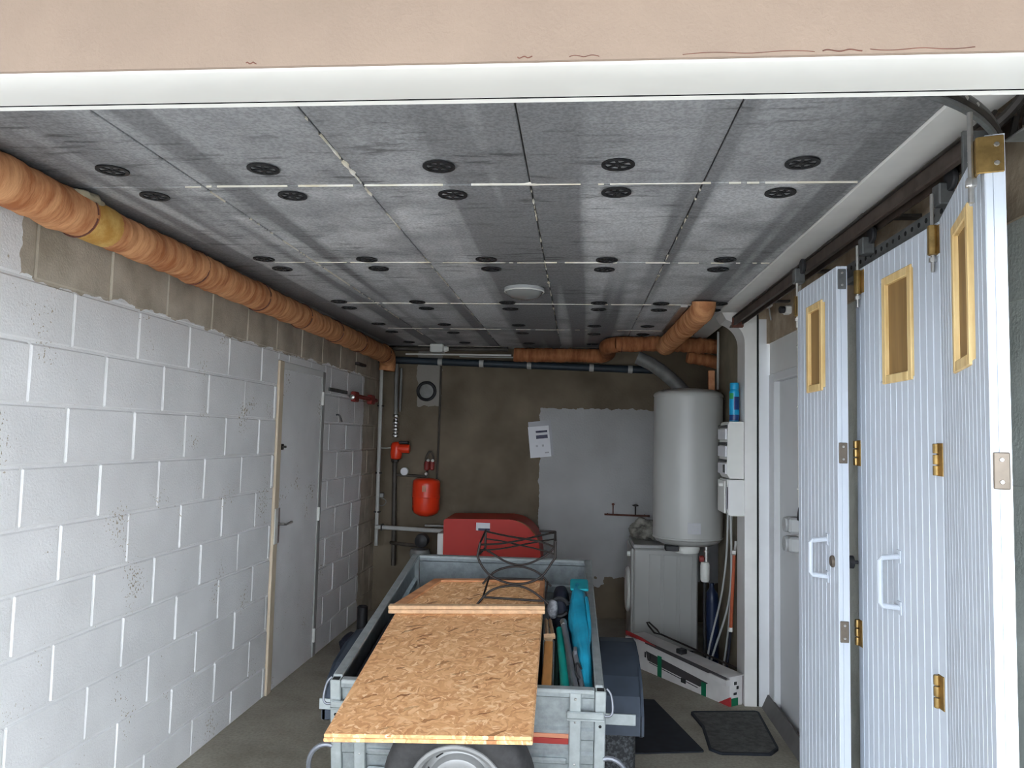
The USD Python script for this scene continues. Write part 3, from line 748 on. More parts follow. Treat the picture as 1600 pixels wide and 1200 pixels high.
part(t, 'sticker', B((-1.50, 7.3805, 1.20), (-1.46, 7.386, 1.26)), M_['orange_strip'], label='small pale sticker')
part(t, 'wall_bracket', B((-1.52, 7.62, 1.24), (-1.45, 7.70, 1.28)), M_['dark_steel'])
t = thing('safety_valve', 'dark red safety valve with white ports above the expansion vessel', 'valve', (-1.48, 7.6, 1.34))
part(t, 'valve_body', MB().lathe([(.012, 0), (.028, .012), (.03, .07), (.02, .095)], (-1.497, 7.58, 1.395), n=14).lathe([(.012, 0), (.024, .012), (.024, .09)], (-1.445, 7.58, 1.40), n=12), M_['dark_red'])
part(t, 'pipe_loop', MB().tube(spline([(-1.50, 7.58, 1.49), (-1.495, 7.58, 1.56), (-1.47, 7.58, 1.585), (-1.445, 7.58, 1.56), (-1.44, 7.58, 1.49)], 14), .010, 8), M_['pipe_dark'])
for x, z in ((-1.498, 1.365), (-1.482, 1.50), (-1.437, 1.497)):
    part(t, 'port_cap', MB().lathe([(.012, 0), (.016, -.012), (.010, -.03)], (x, 7.565, z), 'y', 12), M_['white_plastic'])
part(t, 'drop_pipe', MB().tube([(-1.497, 7.58, 1.395), (-1.49, 7.56, 1.325)], .011, 8), M_['pipe_dark'])
t = thing('pressure_gauge', 'round white gauge on the dark pipe left of the safety valve', 'gauge', (-1.72, 7.6, 1.34))
part(t, 'gauge_case', MB().lathe([(.038, .03), (.041, 0), (.041, -.02), (.036, -.024)], (-1.722, 7.585, 1.383), 'y', 24), M_['pipe_grey'])
part(t, 'gauge_face', MB().lathe([(.036, 0), (.036, -.003), (.0, -.003)], (-1.722, 7.561, 1.383), 'y', 24), M_['label_white'])
part(t, 'stem', MB().tube([(-1.722, 7.6, 1.342), (-1.722, 7.6, 1.372)], .010, 8), M_['pipe_dark'])
single('gas_pipe', MB().tube(spline([(-1.402, 7.68, 2.455), (-1.404, 7.68, 1.9), (-1.414, 7.68, 1.25)], 12), .011, 8), M_['pipe_dark'], 'thin dark vertical pipe right of the round wall vent', 'pipe')
t = thing('wall_vent', 'round dark-rimmed vent high on the back wall', 'vent', (-1.55, 7.69, 2.2))
part(t, 'vent_rim', MB().tube(arc((-1.548, 7.692, 2.195), .088, 0, 360, 32, 'xz')[:-1], .016, 8, closed=True), M_['black_plastic'])
part(t, 'vent_plug', MB().lathe([(.078, .0), (.076, -.004), (.03, -.01), (.0, -.011)], (-1.548, 7.70, 2.195), 'y', 28), M_['flue_grey'])
t = thing('return_pipe', 'pale horizontal pipe running into the side of the red boiler', 'pipe', (-1.6, 7.4, .84))
part(t, 'pipe_run', MB().tube([(-1.955, 7.42, .845), (-1.18, 7.36, .83)], .021, 12), M_['pipe_grey'])
part(t, 'pipe_run', MB().tube([(-1.48, 7.48, .868), (-1.15, 7.44, .868)], .010, 8), M_['pipe_grey'])
part(t, 'pipe_clip', B((-1.90, 7.39, .815), (-1.885, 7.45, .875), .003), M_['dark_steel'])
t = thing('pipe_valve_group', 'black pump and elbow left of the red boiler', 'pump', (-1.5, 7.3, .5))
part(t, 'pump_head', MB().lathe([(.03, .08), (.062, .06), (.068, 0), (.06, -.05), (.03, -.06)], (-1.47, 7.30, .745), 'y', 22), M_['black_plastic'], smooth=50)
part(t, 'pump_volute', MB().lathe([(.04, -.06), (.09, -.04), (.1, .0), (.09, .04), (.04, .05)], (-1.49, 7.32, .62), n=22), M_['flue_grey'], smooth=50)
part(t, 'feed_pipe', MB().tube(spline([(-1.80, 7.42, .70), (-1.65, 7.35, .695), (-1.52, 7.33, .69)], 10), .018, 8), M_['pipe_dark'])
part(t, 'stand_pipe', MB().tube([(-1.49, 7.32, .57), (-1.49, 7.32, .0)], .03, 10), M_['pipe_dark'])

# ------------------------------------------------------------------ boiler
t = thing('boiler', 'red boiler with a rounded hood and a pale side casing behind the trailer', 'boiler', (-.8, 7.1, 0))
hood = [(-1.195, .30), (-1.195, .985), (-1.18, 1.0), (-.60, 1.012)] + [tuple(p[[0, 2]]) for p in arc((-.61, 0, .72), .29, 88, 15, 14)] + [(-.315, .68), (-.315, .30)]
part(t, 'hood', MB().prism(hood, 6.9, 7.45, 'y'), M_['boiler_red'], smooth=40)
part(t, 'hood_trim', MB().tube([p + [0, 6.90, 0] for p in arc((-.61, 0, .72), .292, 75, 20, 14)], .006, 6), M_['copper'], label='thin copper edge of the hood')
part(t, 'side_casing', B((-1.255, 6.93, .0), (-1.197, 7.45, .865), .006), M_['white_plastic'], label='pale side casing')
part(t, 'base_casing', B((-1.19, 6.92, 0), (-.33, 7.44, .30), .006), M_['flue_grey'])
st = part(t, 'sticker', B((-.90, 6.896, .905), (-.775, 6.9005, .975)), M_['label_white'], label='white and navy sticker')
part(st, 'sticker_band', B((-.88, 6.8945, .905), (-.775, 6.897, .926)), M_['label_navy'])

# ------------------------------------------------------------------ papers pinned to the wall
RS = rotz(0, (0, 0, 0))
ang = math.radians(6)
Rr = np.array([[math.cos(ang), 0, -math.sin(ang)], [0, 1, 0], [math.sin(ang), 0, math.cos(ang)]])
MS = (Rr, np.array([-.385, YB, 1.712]))
t = thing('technical_sheet', 'white sheet with navy bars pinned at the edge of the white wall patch', 'sheet', (-.385, YB, 1.55))
part(t, 'booklet', B((-.105, -.02, -.16), (.105, -.008, .15), 0, MS), M_['label_white'])
part(t, 'plastic_sleeve', B((-.10, -.007, -.15), (.13, -.002, .20), 0, MS), M_['label_grey'], label='grey plastic sleeve')
part(t, 'title_bar', B((-.03, -.0215, .085), (.085, -.0195, .105), 0, MS), M_['label_navy'])
part(t, 'navy_bar', B((-.03, -.0215, .025), (.085, -.0195, .06), 0, MS), M_['label_navy'])
part(t, 'print_mark', MB().box((-.04, -.0215, -.055), (-.02, -.0195, -.035), 0, MS).box((.02, -.0215, -.055), (.04, -.0195, -.035), 0, MS).box((.045, -.0215, -.125), (.085, -.0195, -.11), 0, MS), M_['label_grey'])

t = thing('water_pipe_stub', 'rusty horizontal pipe with two taps low on the white wall patch', 'pipe', (.47, 7.6, 1.0))
part(t, 'pipe_run', MB().tube([(.265, 7.6, 1.015), (.70, 7.6, 1.012)], .009, 8), M_['rust'])
part(t, 'tap', MB().tube([(.348, 7.6, 1.01), (.348, 7.6, 1.11)], .006, 8).lathe([(.004, 0), (.014, .006), (.014, .016), (.004, .022)], (.348, 7.6, 1.105), n=10), M_['rust'])
part(t, 'tap', MB().tube([(.564, 7.6, 1.01), (.564, 7.6, 1.11)], .007, 8).lathe([(.006, 0), (.03, .006), (.03, .014), (.006, .022)], (.564, 7.6, 1.10), n=10), M_['dark_steel'])
part(t, 'wall_hook', MB().tube([(.30, 7.70, 1.014), (.30, 7.6, 1.014)], .006, 6).tube([(.66, 7.70, 1.013), (.66, 7.6, 1.013)], .006, 6), M_['rust'])

# ------------------------------------------------------------------ water heater
t = thing('water_heater', 'tall white cylindrical water heater hung at the right back corner', 'water heater', (.845, 6.04, .95))
R = .262
part(t, 'tank', MB().lathe([(.10, .955), (.19, .962), (.24, .985), (R - .004, 1.015), (R, 1.03), (R, 2.075), (R - .002, 2.085)], (.845, 6.04, 0), n=64), M_['white_enamel'], smooth=40)
part(t, 'top_cap', MB().lathe([(R + .004, 2.083), (R + .004, 2.10), (R - .01, 2.118), (.20, 2.138), (.1, 2.15), (.01, 2.152)], (.845, 6.04, 0), n=64), M_['white_enamel'], smooth=40)
part(t, 'bottom_rim', MB().lathe([(R - .03, .992), (R + .003, 1.012), (R + .003, 1.022), (R - .004, 1.03)], (.845, 6.04, 0), n=64), M_['white_enamel'], smooth=40)
part(t, 'thermostat_cover', MB().lathe([(.06, .90), (.09, .905), (.1, .93), (.1, .96)], (.83, 5.98, 0), n=28), M_['white_plastic'], smooth=50)
part(t, 'control_slot', B((.66, 5.86, .925), (.76, 5.95, .965), .005), M_['black_plastic'])
lb = part(t, 'rating_plate', B((.81, 5.776, 1.065), (.905, 5.788, 1.145)), M_['label_grey'], label='pale rating plate')
part(lb, 'plate_row', MB().box((.82, 5.7745, 1.12), (.895, 5.777, 1.125)).box((.82, 5.7745, 1.105), (.895, 5.777, 1.11)).box((.825, 5.7745, 1.075), (.84, 5.777, 1.09)).box((.85, 5.7745, 1.075), (.865, 5.777, 1.09)).box((.875, 5.7745, 1.075), (.89, 5.777, 1.09)), M_['socket_grey'])
part(t, 'wall_bracket', B((1.08, 5.98, 1.75), (1.127, 6.1, 1.80)), M_['dark_steel'])
t = thing('safety_group', 'white safety group with a red tap below the water heater', 'valve', (.98, 6.02, .65))
part(t, 'inlet', MB().tube([(.985, 6.02, .97), (.985, 6.02, .83)], .014, 10).lathe([(.012, 0), (.022, .004), (.022, .02), (.012, .024)], (.985, 6.02, .90), n=8), M_['zinc'])
part(t, 'siphon_cup', MB().lathe([(.012, .68), (.026, .684), (.034, .70), (.036, .80), (.030, .83), (.012, .835)], (.975, 6.02, 0), n=20), M_['white_plastic'], smooth=40)
part(t, 'red_tap', MB().lathe([(.012, 0), (.024, -.008), (.024, -.035), (.01, -.04)], (.97, 6.02, .855), 'x', 12), M_['dark_red'], label='red tap')
part(t, 'drain_hose', MB().tube(spline([(.975, 6.02, .69), (.975, 6.04, .45), (.985, 6.05, .12), (.99, 6.05, .0)], 14), .014, 8), M_['black_plastic'])
single('blue_gas_bottle', MB().lathe([(.04, 0), (.055, .01), (.055, .50), (.045, .56), (.02, .60), (.018, .64)], (1.06, 6.22, 0), n=22), M_['blue_cyl'], 'dark blue cylinder standing behind the safety group', 'cylinder', smooth=40)

# ------------------------------------------------------------------ washing machine
t = thing('washing_machine', 'white washing machine seen from its side under the water heater', 'washing machine', (.75, 6.8, 0))
part(t, 'cabinet', B((.475, 6.52, .03), (1.0, 7.10, .845), .012), M_['white_enamel'], smooth=20)
part(t, 'lid', B((.468, 6.51, .848), (1.01, 7.11, .880), .008), M_['white_enamel'], smooth=20)
part(t, 'front_panel', B((.455, 6.525, .03), (.474, 7.095, .845), .006), M_['white_enamel'])
part(t, 'porthole', MB().tube(arc((.45, 6.81, .46), .17, 0, 360, 36, 'yz')[:-1], .022, 8, closed=True), M_['white_plastic'], smooth=50)
part(t, 'control_knob', MB().lathe([(.024, 0), (.022, -.025), (.0, -.026)], (.455, 6.68, .78), 'x', 16), M_['white_plastic'])
for xa, xb in ((.60, .70), (.72, .83), (.85, .955)):
    ring = MB()
    ring.box((xa, 6.514, .09), (xa + .006, 6.524, .80)).box((xb - .006, 6.514, .09), (xb, 6.524, .80)).box((xa, 6.514, .794), (xb, 6.524, .80)).box((xa, 6.514, .09), (xb, 6.524, .096))
    part(t, 'pressed_rib', ring, M_['white_enamel'])
for x in (.52, .95):
    for y in (6.57, 7.04):
        part(t, 'foot', MB().lathe([(.02, 0), (.024, .004), (.02, .035)], (x, y, 0), n=12), M_['black_plastic'])
lump = trimesh.creation.icosphere(4, 1.0)
lv = lump.vertices * [.14, .13, .09] + [.62, 6.86, .955]
lv = lv + (meshkit.fbm(lv * 16, 3, 5)[:, None] - .5) * lump.vertices * .12
lv[:, 2] = np.maximum(lv[:, 2], .881)
single('crumpled_bag', (lv, lump.faces), M_['bag_grey'], 'crumpled grey-brown bag lying on the washing machine', 'bag', smooth=True)

# ------------------------------------------------------------------ electrical boxes on the column
t = thing('fuse_box', 'cream fuse box with breakers on the side of the column below the spray can', 'fuse box', (1.07, 5.5, 1.49))
part(t, 'housing', MB().prism([(1.125, 1.497), (1.125, 1.885), (1.03, 1.885), (1.018, 1.86), (1.012, 1.53), (1.03, 1.497)], 5.365, 5.66, 'y'), M_['white_plastic'])
for k in range(3):
    z = 1.525 + k * .118
    part(t, 'breaker_row', B((1.002, 5.375, z), (1.016, 5.65, z + .075), .003), M_['label_white'])
    part(t, 'row_shade_strip', B((1.006, 5.37, z + .082), (1.018, 5.655, z + .10)), M_['black_plastic'], label='black strip painting the shade between breaker rows')  # black bar drawn as the shade between two rows
part(t, 'main_switch', B((.996, 5.385, 1.535), (1.004, 5.43, 1.59), .002), M_['black_plastic'])
t = thing('meter_box', 'pale grey meter box directly under the cream fuse box', 'meter box', (1.07, 5.5, 1.24))
part(t, 'housing', MB().prism([(1.125, 1.245), (1.125, 1.49), (1.012, 1.49), (1.012, 1.268), (1.035, 1.245)], 5.355, 5.62, 'y'), M_['white_plastic'])
part(t, 'side_cover', B((1.018, 5.346, 1.25), (1.20, 5.356, 1.488), .003), M_['white_paint'], label='pale cover plate')
part(t, 'door_flap', B((.995, 5.37, 1.26), (1.008, 5.61, 1.482), .004), M_['white_plastic'])
part(t, 'flap_knob', MB().lathe([(.012, 0), (.012, -.028), (.0, -.03)], (.995, 5.42, 1.452), 'x', 10), M_['white_plastic'])
part(t, 'switch_row', MB().box((1.009, 5.355, 1.29), (1.02, 5.368, 1.44)), M_['socket_grey'])
t = thing('spray_can', 'blue spray can standing on top of the fuse box', 'spray can', (1.082, 5.48, 1.886))
part(t, 'can_body', MB().lathe([(.030, 1.887), (.034, 1.89), (.034, 2.09), (.031, 2.105), (.026, 2.115)], (1.08, 5.46, 0), n=28), M_['can_blue'], smooth=40)
part(t, 'can_cap', MB().lathe([(.030, 2.112), (.031, 2.118), (.031, 2.15), (.028, 2.158), (.0, 2.16)], (1.08, 5.46, 0), n=28), M_['can_blue'], smooth=40)
for z0_, z1_, a0_, a1_, mm in ((1.895, 1.935, 180, 360, 'can_navy'), (1.97, 2.06, 255, 330, 'can_navy'), (2.045, 2.085, 190, 250, 'can_green')):
    pa = arc((1.08, 5.46, z0_), .0345, a0_, a1_, 12, 'xy')
    V = np.vstack([pa, pa + [0, 0, z1_ - z0_]])
    Fc = [(i, i + 1, i + 13) for i in range(11)] + [(i, i + 13, i + 12) for i in range(11)]
    part(t, 'can_print', (V, np.array(Fc)), M_[mm], smooth=True)
single('white_riser_pipe', MB().tube([(1.098, 6.2, 2.16), (1.10, 6.2, 2.62)], .010, 8), M_['pipe_grey'], 'thin pale riser pipe above the right side of the water heater', 'pipe')
t = thing('board_offcut', 'pale pinkish board stood on top of the water heater', 'board', (1.03, 6.12, 2.15))
part(t, 'board_face', B((1.005, 6.08, 2.145), (1.055, 6.115, 2.30), .003), M_['panel_wood'])

# cables and a broom behind the carton
for k, pts in enumerate(([(1.06, 5.58, 1.25), (1.055, 5.62, .9), (1.03, 5.75, .55), (.98, 5.84, .25), (.96, 5.86, .0)],
                         [(1.075, 5.56, 1.25), (1.09, 5.6, .95), (1.08, 5.66, .60), (1.02, 5.74, .32), (.95, 5.78, .0)],
                         [(1.09, 5.60, 1.25), (1.10, 5.66, .9), (1.10, 5.72, .5), (1.08, 5.78, .2), (1.05, 5.80, .0)])):
    lab = ['leftmost of the three grey cables hanging from the meter box', 'middle one of the three grey cables hanging from the meter box', 'rightmost of the three grey cables hanging from the meter box'][k]
    single('hanging_cable', MB().tube(spline(pts, 26), .0075, 8), M_['cable_grey'], lab, 'cable', group='cables under the meter box')
t = thing('broom', 'broom with an orange-red handle leaning behind the column', 'broom', (1.10, 5.64, .38))
part(t, 'handle', MB().tube([(1.108, 5.60, .95), (1.098, 5.66, .43)], .012, 10), M_['broom_red'])
part(t, 'handle_end', MB().lathe([(.014, 0), (.017, .006), (.014, .03)], (1.098, 5.66, .405), n=12), M_['white_plastic'])
part(t, 'top_clip', MB().tube(spline([(1.108, 5.60, .95), (1.115, 5.59, 1.0), (1.118, 5.59, 1.05)], 6), .010, 8).box((1.085, 5.575, .955), (1.118, 5.61, .985), .004), M_['zinc'])
part(t, 'brush_head', B((1.03, 5.62, .0), (1.115, 5.90, .06), .01), M_['navy'])
part(t, 'lower_stick', MB().tube([(1.098, 5.66, .43), (1.08, 5.74, .055)], .010, 8), M_['navy'])

# ------------------------------------------------------------------ floor mats and the long carton
def slab_poly(pts, z0, z1):
    return MB().prism(Polygon(pts).buffer(-.012).buffer(.012), z0, z1, 'z')


single('rubber_mat', slab_poly([(.10, 5.36), (.535, 5.36), (.735, 4.53), (.30, 4.44), (.10, 4.6)], .0, .008), M_['mat_black'], 'black rubber mat on the floor beside the trailer wheel', 'mat')
t = thing('car_mat', 'grey textile car mat on the floor in front of the column', 'mat', (.97, 4.85, 0))
cm = Polygon([(.742, 5.15), (1.19, 5.23), (1.165, 4.62), (1.10, 4.53), (.82, 4.505), (.765, 4.56), (.78, 4.9)]).buffer(-.03).buffer(.03)
part(t, 'carpet', MB().prism(cm.buffer(-.012), 0, .012, 'z'), M_['mat_grey'])
part(t, 'edging', MB().prism(cm.difference(cm.buffer(-.014)), 0, .014, 'z'), M_['mat_black'])

c0, c1 = np.array([1.024, 5.312]), np.array([.470, 6.12])
dl = np.linalg.norm(c1 - c0)
ex = (c1 - c0) / dl
ey = np.array([-ex[1], ex[0]]) * -1.0
MC = (np.array([[ex[0], ey[0], 0], [ex[1], ey[1], 0], [0, 0, 1.0]]), np.array([c0[0], c0[1], 0]))
MC = (MC[0], MC[1])
t = thing('long_carton', 'long white carton with green tape and open flaps lying in front of the washing machine', 'carton', (c0[0], c0[1], 0))
DW = .115
part(t, 'carton_body', MB().prism([(0, 0), (dl, 0), (dl, .215), (dl * .9, .215), (.12, .185), (0, .185)], 0, DW, 'y').xf(MC), M_['carton'])
part(t, 'printed_bar', MB().prism([(.20, .095), (.86, .150), (.84, .085), (.28, .05)], -.0015, .0, 'y').xf(MC), M_['carton_dark'], label='printed dark grey bar')
part(t, 'printed_line', MB().prism([(.30, .04), (.82, .078), (.82, .072), (.30, .034)], -.0015, .0, 'y').xf(MC), M_['carton_dark'])
for a in (.68, .22):
    part(t, 'green_tape', MB().box((a, -.002, 0), (a + .045, .0, .15 if a > .5 else .09)).xf(MC), M_['tape_green'], label='green tape strip')
part(t, 'green_tape', MB().box((-.002, .015, 0), (0, .075, .05)).xf(MC), M_['tape_green'], label='green tape strip')
part(t, 'red_corner', MB().prism([(0, 0), (.10, 0), (.0, .06)], -.002, 0, 'y').xf(MC).box((-.0025, -.002, 0), (-.0005, .012, .06), 0, MC), M_['carton_red'], label='red printed corner')
part(t, 'end_mark', MB().box((-.002, .04, .135), (0, .062, .155)).box((-.002, .062, .105), (0, .08, .125)).box((-.002, .035, .07), (0, .062, .085)).xf(MC), M_['black_plastic'], label='black print on the end')
part(t, 'print_block', MB().box((.42, -.002, .028), (.47, 0, .060)).box((.80, -.002, .10), (.815, 0, .14)).box((.86, -.002, .10), (.875, 0, .14)).box((.03, -.002, .148), (.10, 0, .162)).xf(MC), M_['black_plastic'])
lidp = MB()
Rt = math.radians(3)
part(t, 'lid_flap', MB().prism([(-.01, .19), (dl + .05, .235), (dl + .05, .239), (-.01, .194)], -.03, DW + .01, 'y').xf(MC), M_['carton'])
part(t, 'flap_edge', MB().prism([(.0, .168), (dl * .85, .215), (dl * .85, .236), (.0, .193)], -.034, -.028, 'y').xf(MC), M_['carton_dark'], label='dark folded edge of the flap')
part(t, 'red_flap', MB().prism([(dl * .72, .224), (dl + .08, .232), (dl + .08, .262), (dl * .9, .25)], -.04, -.03, 'y').xf(MC), M_['carton_red'], label='red inner flap')
part(t, 'front_flap', MB().prism([(dl * .93, .13), (dl + .07, .15), (dl + .07, .225), (dl * .93, .222)], -.05, -.045, 'y').xf(MC), M_['carton'])
part(t, 'end_flap', MB().prism([(-.012, .14), (.14, .155), (.15, .185), (-.012, .178)], -.045, -.006, 'y').xf(MC), M_['carton'])
t = thing('wire_handle_tool', 'thin black tool with a looped wire handle lying on the long carton', 'tool', (.8, 5.7, .24))
part(t, 'shaft', MB().tube([(.03, DW * .8, .232), (.80, DW * .8, .278)], .007, 8).xf(MC), M_['wire_black'])
part(t, 'loop', MB().tube([(.80, DW * .75, .278), (.86, DW * .7, .275), (.93, DW * .7, .315), (.95, DW * .7, .335), (.93, DW * .75, .338), (.84, DW * .8, .300)], .007, 8, closed=True).xf(MC), M_['wire_black'])
part(t, 'grip', MB().box((.47, .0, .216), (.53, .06, .250), .006).xf(MC), M_['black_plastic'])

single('black_pipe_stub', MB().lathe([(.04, 0), (.045, .005), (.045, .30), (.035, .31), (.03, .27)], (-1.78, 6.42, 0), n=18), M_['black_plastic'], 'black pipe stub standing on the floor by the left wall', 'pipe')
lump = trimesh.creation.icosphere(3, 1.0)
lv = lump.vertices * [.14, .18, .09] + [-1.74, 6.15, .07]
lv = lv + (meshkit.fbm(lv * 12, 3, 9)[:, None] - .5) * lump.vertices * .1
lv[:, 2] = np.maximum(lv[:, 2], .001)
single('dark_sack', (lv, lump.faces), M_['navy'], 'dark crumpled sack on the floor by the black pipe stub', 'sack', smooth=True)

# bar clamp on the left wall
t = thing('bar_clamp', 'grey steel bar with dark red clamp ends fixed high on the left wall', 'clamp', (-2.0, 6.8, 2.08))
part(t, 'bar', B((-2.012, 6.02, 2.085), (-2.0, 6.50, 2.115), .002), M_['rail_grey'])
part(t, 'screw_knob', MB().lathe([(.01, 0), (.022, -.006), (.022, -.02), (.008, -.026)], (-1.985, 6.60, 2.068), 'y', 12), M_['zinc'])
part(t, 'jaw', MB().tube([(-1.985, 6.6, 2.085), (-1.985, 7.38, 2.075)], .020, 10).box((-2.01, 6.62, 2.03), (-1.965, 6.74, 2.12), .008).box((-2.01, 7.15, 2.03), (-1.965, 7.28, 2.12), .008), M_['dark_red'], label='dark red jaw')
part(t, 'wall_plug', MB().box((-2.045, 6.2, 2.09), (-2.01, 6.24, 2.11)).box((-2.045, 6.9, 2.07), (-1.99, 6.94, 2.09)), M_['rail_grey'])
single('wall_hook', MB().tube(spline([(-2.045, 6.33, 1.90), (-2.015, 6.33, 1.90), (-2.005, 6.36, 1.865), (-2.01, 6.40, 1.85)], 10), .008, 6), M_['rail_grey'], 'small bent hook on the white wall below the bar clamp', 'hook')
single('wall_slot_bracket', B((-2.045, 6.83, 2.375), (-2.0, 7.06, 2.40), .004), M_['dark_steel'], 'small dark bracket on the raw blocks under the wrapped pipe', 'bracket')
single('wall_thermostat', MB().box((-1.96, 7.47, 1.125), (-1.90, 7.50, 1.17), .006).tube(spline([(-1.92, 7.48, 1.12), (-1.88, 7.48, 1.07), (-1.92, 7.48, 1.045), (-1.95, 7.48, 1.08)], 12), .005, 6), M_['flue_grey'], 'small grey probe box with a looped lead on the corner pipe', 'thermostat')

# ------------------------------------------------------------------ ceiling lamp
t = thing('ceiling_lamp', 'round glass bulkhead lamp on the ceiling', 'lamp', (-.335, 4.52, CZ - .1))
part(t, 'lamp_base', MB().lathe([(.118, CZ - .0005), (.120, CZ - .016), (.112, CZ - .022)], (-.335, 4.52, 0), n=36), M_['socket_grey'])
part(t, 'lamp_glass', MB().lathe([(.113, CZ - .02), (.102, CZ - .04), (.08, CZ - .056), (.04, CZ - .066), (.0, CZ - .068)], (-.335, 4.52, 0), n=36), M_['lamp_glass'], smooth=60)
part(t, 'glass_ring', MB().tube(arc((-.335, 4.52, CZ - .022), .116, 0, 360, 36, 'xy')[:-1], .0045, 6, closed=True), M_['white_plastic'])

# ------------------------------------------------------------------ sliding door track and leaves
t = thing('door_track', 'dark steel sliding door track along the right side of the ceiling', 'track', (1.08, 3.5, 2.6))
tr = [(1.05, 2.597), (1.05, 2.548), (1.058, 2.548), (1.058, 2.589), (1.102, 2.589), (1.102, 2.548), (1.11, 2.548), (1.11, 2.597)]
part(t, 'track_channel', MB().prism(tr, 2.0, 5.45, 'y'), M_['track_brown'], smooth=False)
part(t, 'track_lip', B((1.044, 2.0, 2.543), (1.064, 5.45, 2.553), .002), M_['track_brown'])
part(t, 'top_rod', MB().tube([(1.046, 2.0, 2.600), (1.046, 5.45, 2.600)], .006, 6), M_['dark_steel'])
for y in (2.05, 2.95, 3.9, 4.75):
    part(t, 'track_bracket', MB().box((1.055, y, 2.597), (1.105, y + .05, 2.62), .003).box((1.08, y, 2.605), (XR - .012, y + .05, 2.617)), M_['dark_steel'])
part(t, 'end_stop', B((1.04, 5.32, 2.53), (1.115, 5.36, 2.60), .005), M_['rust'])
t = thing('curved_track', 'curved dark rail with bolt holes turning the corner behind the front wall', 'track', (.9, 1.8, 2.5))
cr = spline([(.40, 1.56, 2.500), (.62, 1.62, 2.500), (.78, 1.70, 2.500), (.86, 1.76, 2.500), (.945, 1.845, 2.500), (1.01, 1.93, 2.50), (1.045, 1.985, 2.50)], 30)
for dz, r in ((0, .0085), (.030, .0085)):
    part(t, 'rail_bar', MB().tube(cr + [0, 0, dz], r, 8), M_['rail_grey'])
web = MB().tube(cr + [.004, .006, .016], .012, 8)
part(t, 'rail_web', web, M_['dark_steel'])
for k in (14, 16, 18, 20):
    part(t, 'rail_bolt', MB().lathe([(.008, 0), (.008, .006), (.0, .007)], cr[k] + [-.004, -.012, .022], 'y', 8), M_['zinc'])
part(t, 'mounting_plate', MB().box((.975, 2.02, 2.42), (1.05, 2.032, 2.56), .002), M_['rail_grey'], label='perforated mounting plate')
for k in range(3):
    for q in range(2):
        part(t, 'plate_hole', MB().lathe([(.008, 0), (.008, -.002), (0, -.002)], (.992 + q * .035, 2.019, 2.445 + .03 * k), 'y', 8), M_['zinc'])
part(t, 'bent_bracket', MB().box((1.06, 1.88, 2.515), (1.20, 1.99, 2.522), .002, rotz(0)).box((1.195, 1.88, 2.49), (1.20, 1.99, 2.52)), M_['zinc'], label='bright bent bracket')
part(t, 'hanger_arm', MB().tube(spline([(1.04, 2.0, 2.56), (1.09, 1.9, 2.66), (1.06, 1.8, 2.78), (1.04, 1.76, 2.855)], 12), .014, 8).tube([(1.10, 2.02, 2.54), (1.13, 1.95, 2.855)], .012, 6), M_['dark_steel'])

# lower guide rail of punched steel behind the leaves
t = thing('perforated_rail', 'grey punched steel rail just above the middle door leaf', 'rail', (1.10, 2.8, 2.46))
part(t, 'rail_web', B((1.098, 2.32, 2.432), (1.104, 3.60, 2.486)), M_['rail_grey'])
part(t, 'rail_flange', B((1.098, 2.32, 2.428), (1.135, 3.60, 2.434)), M_['rail_grey'])
holes = MB()
for k in range(24):
    y = 2.36 + k * .052
    holes.lathe([(.0085, 0), (.0085, -.0015), (0, -.0015)], (1.098, y, 2.465), 'x', 8)
part(t, 'punched_hole', holes, M_['cavity'], label='row of punched holes')
for y in (2.5, 3.4):
    part(t, 'rail_bracket', MB().box((1.10, y, 2.44), (XR - .012, y + .03, 2.452)), M_['rail_grey'])


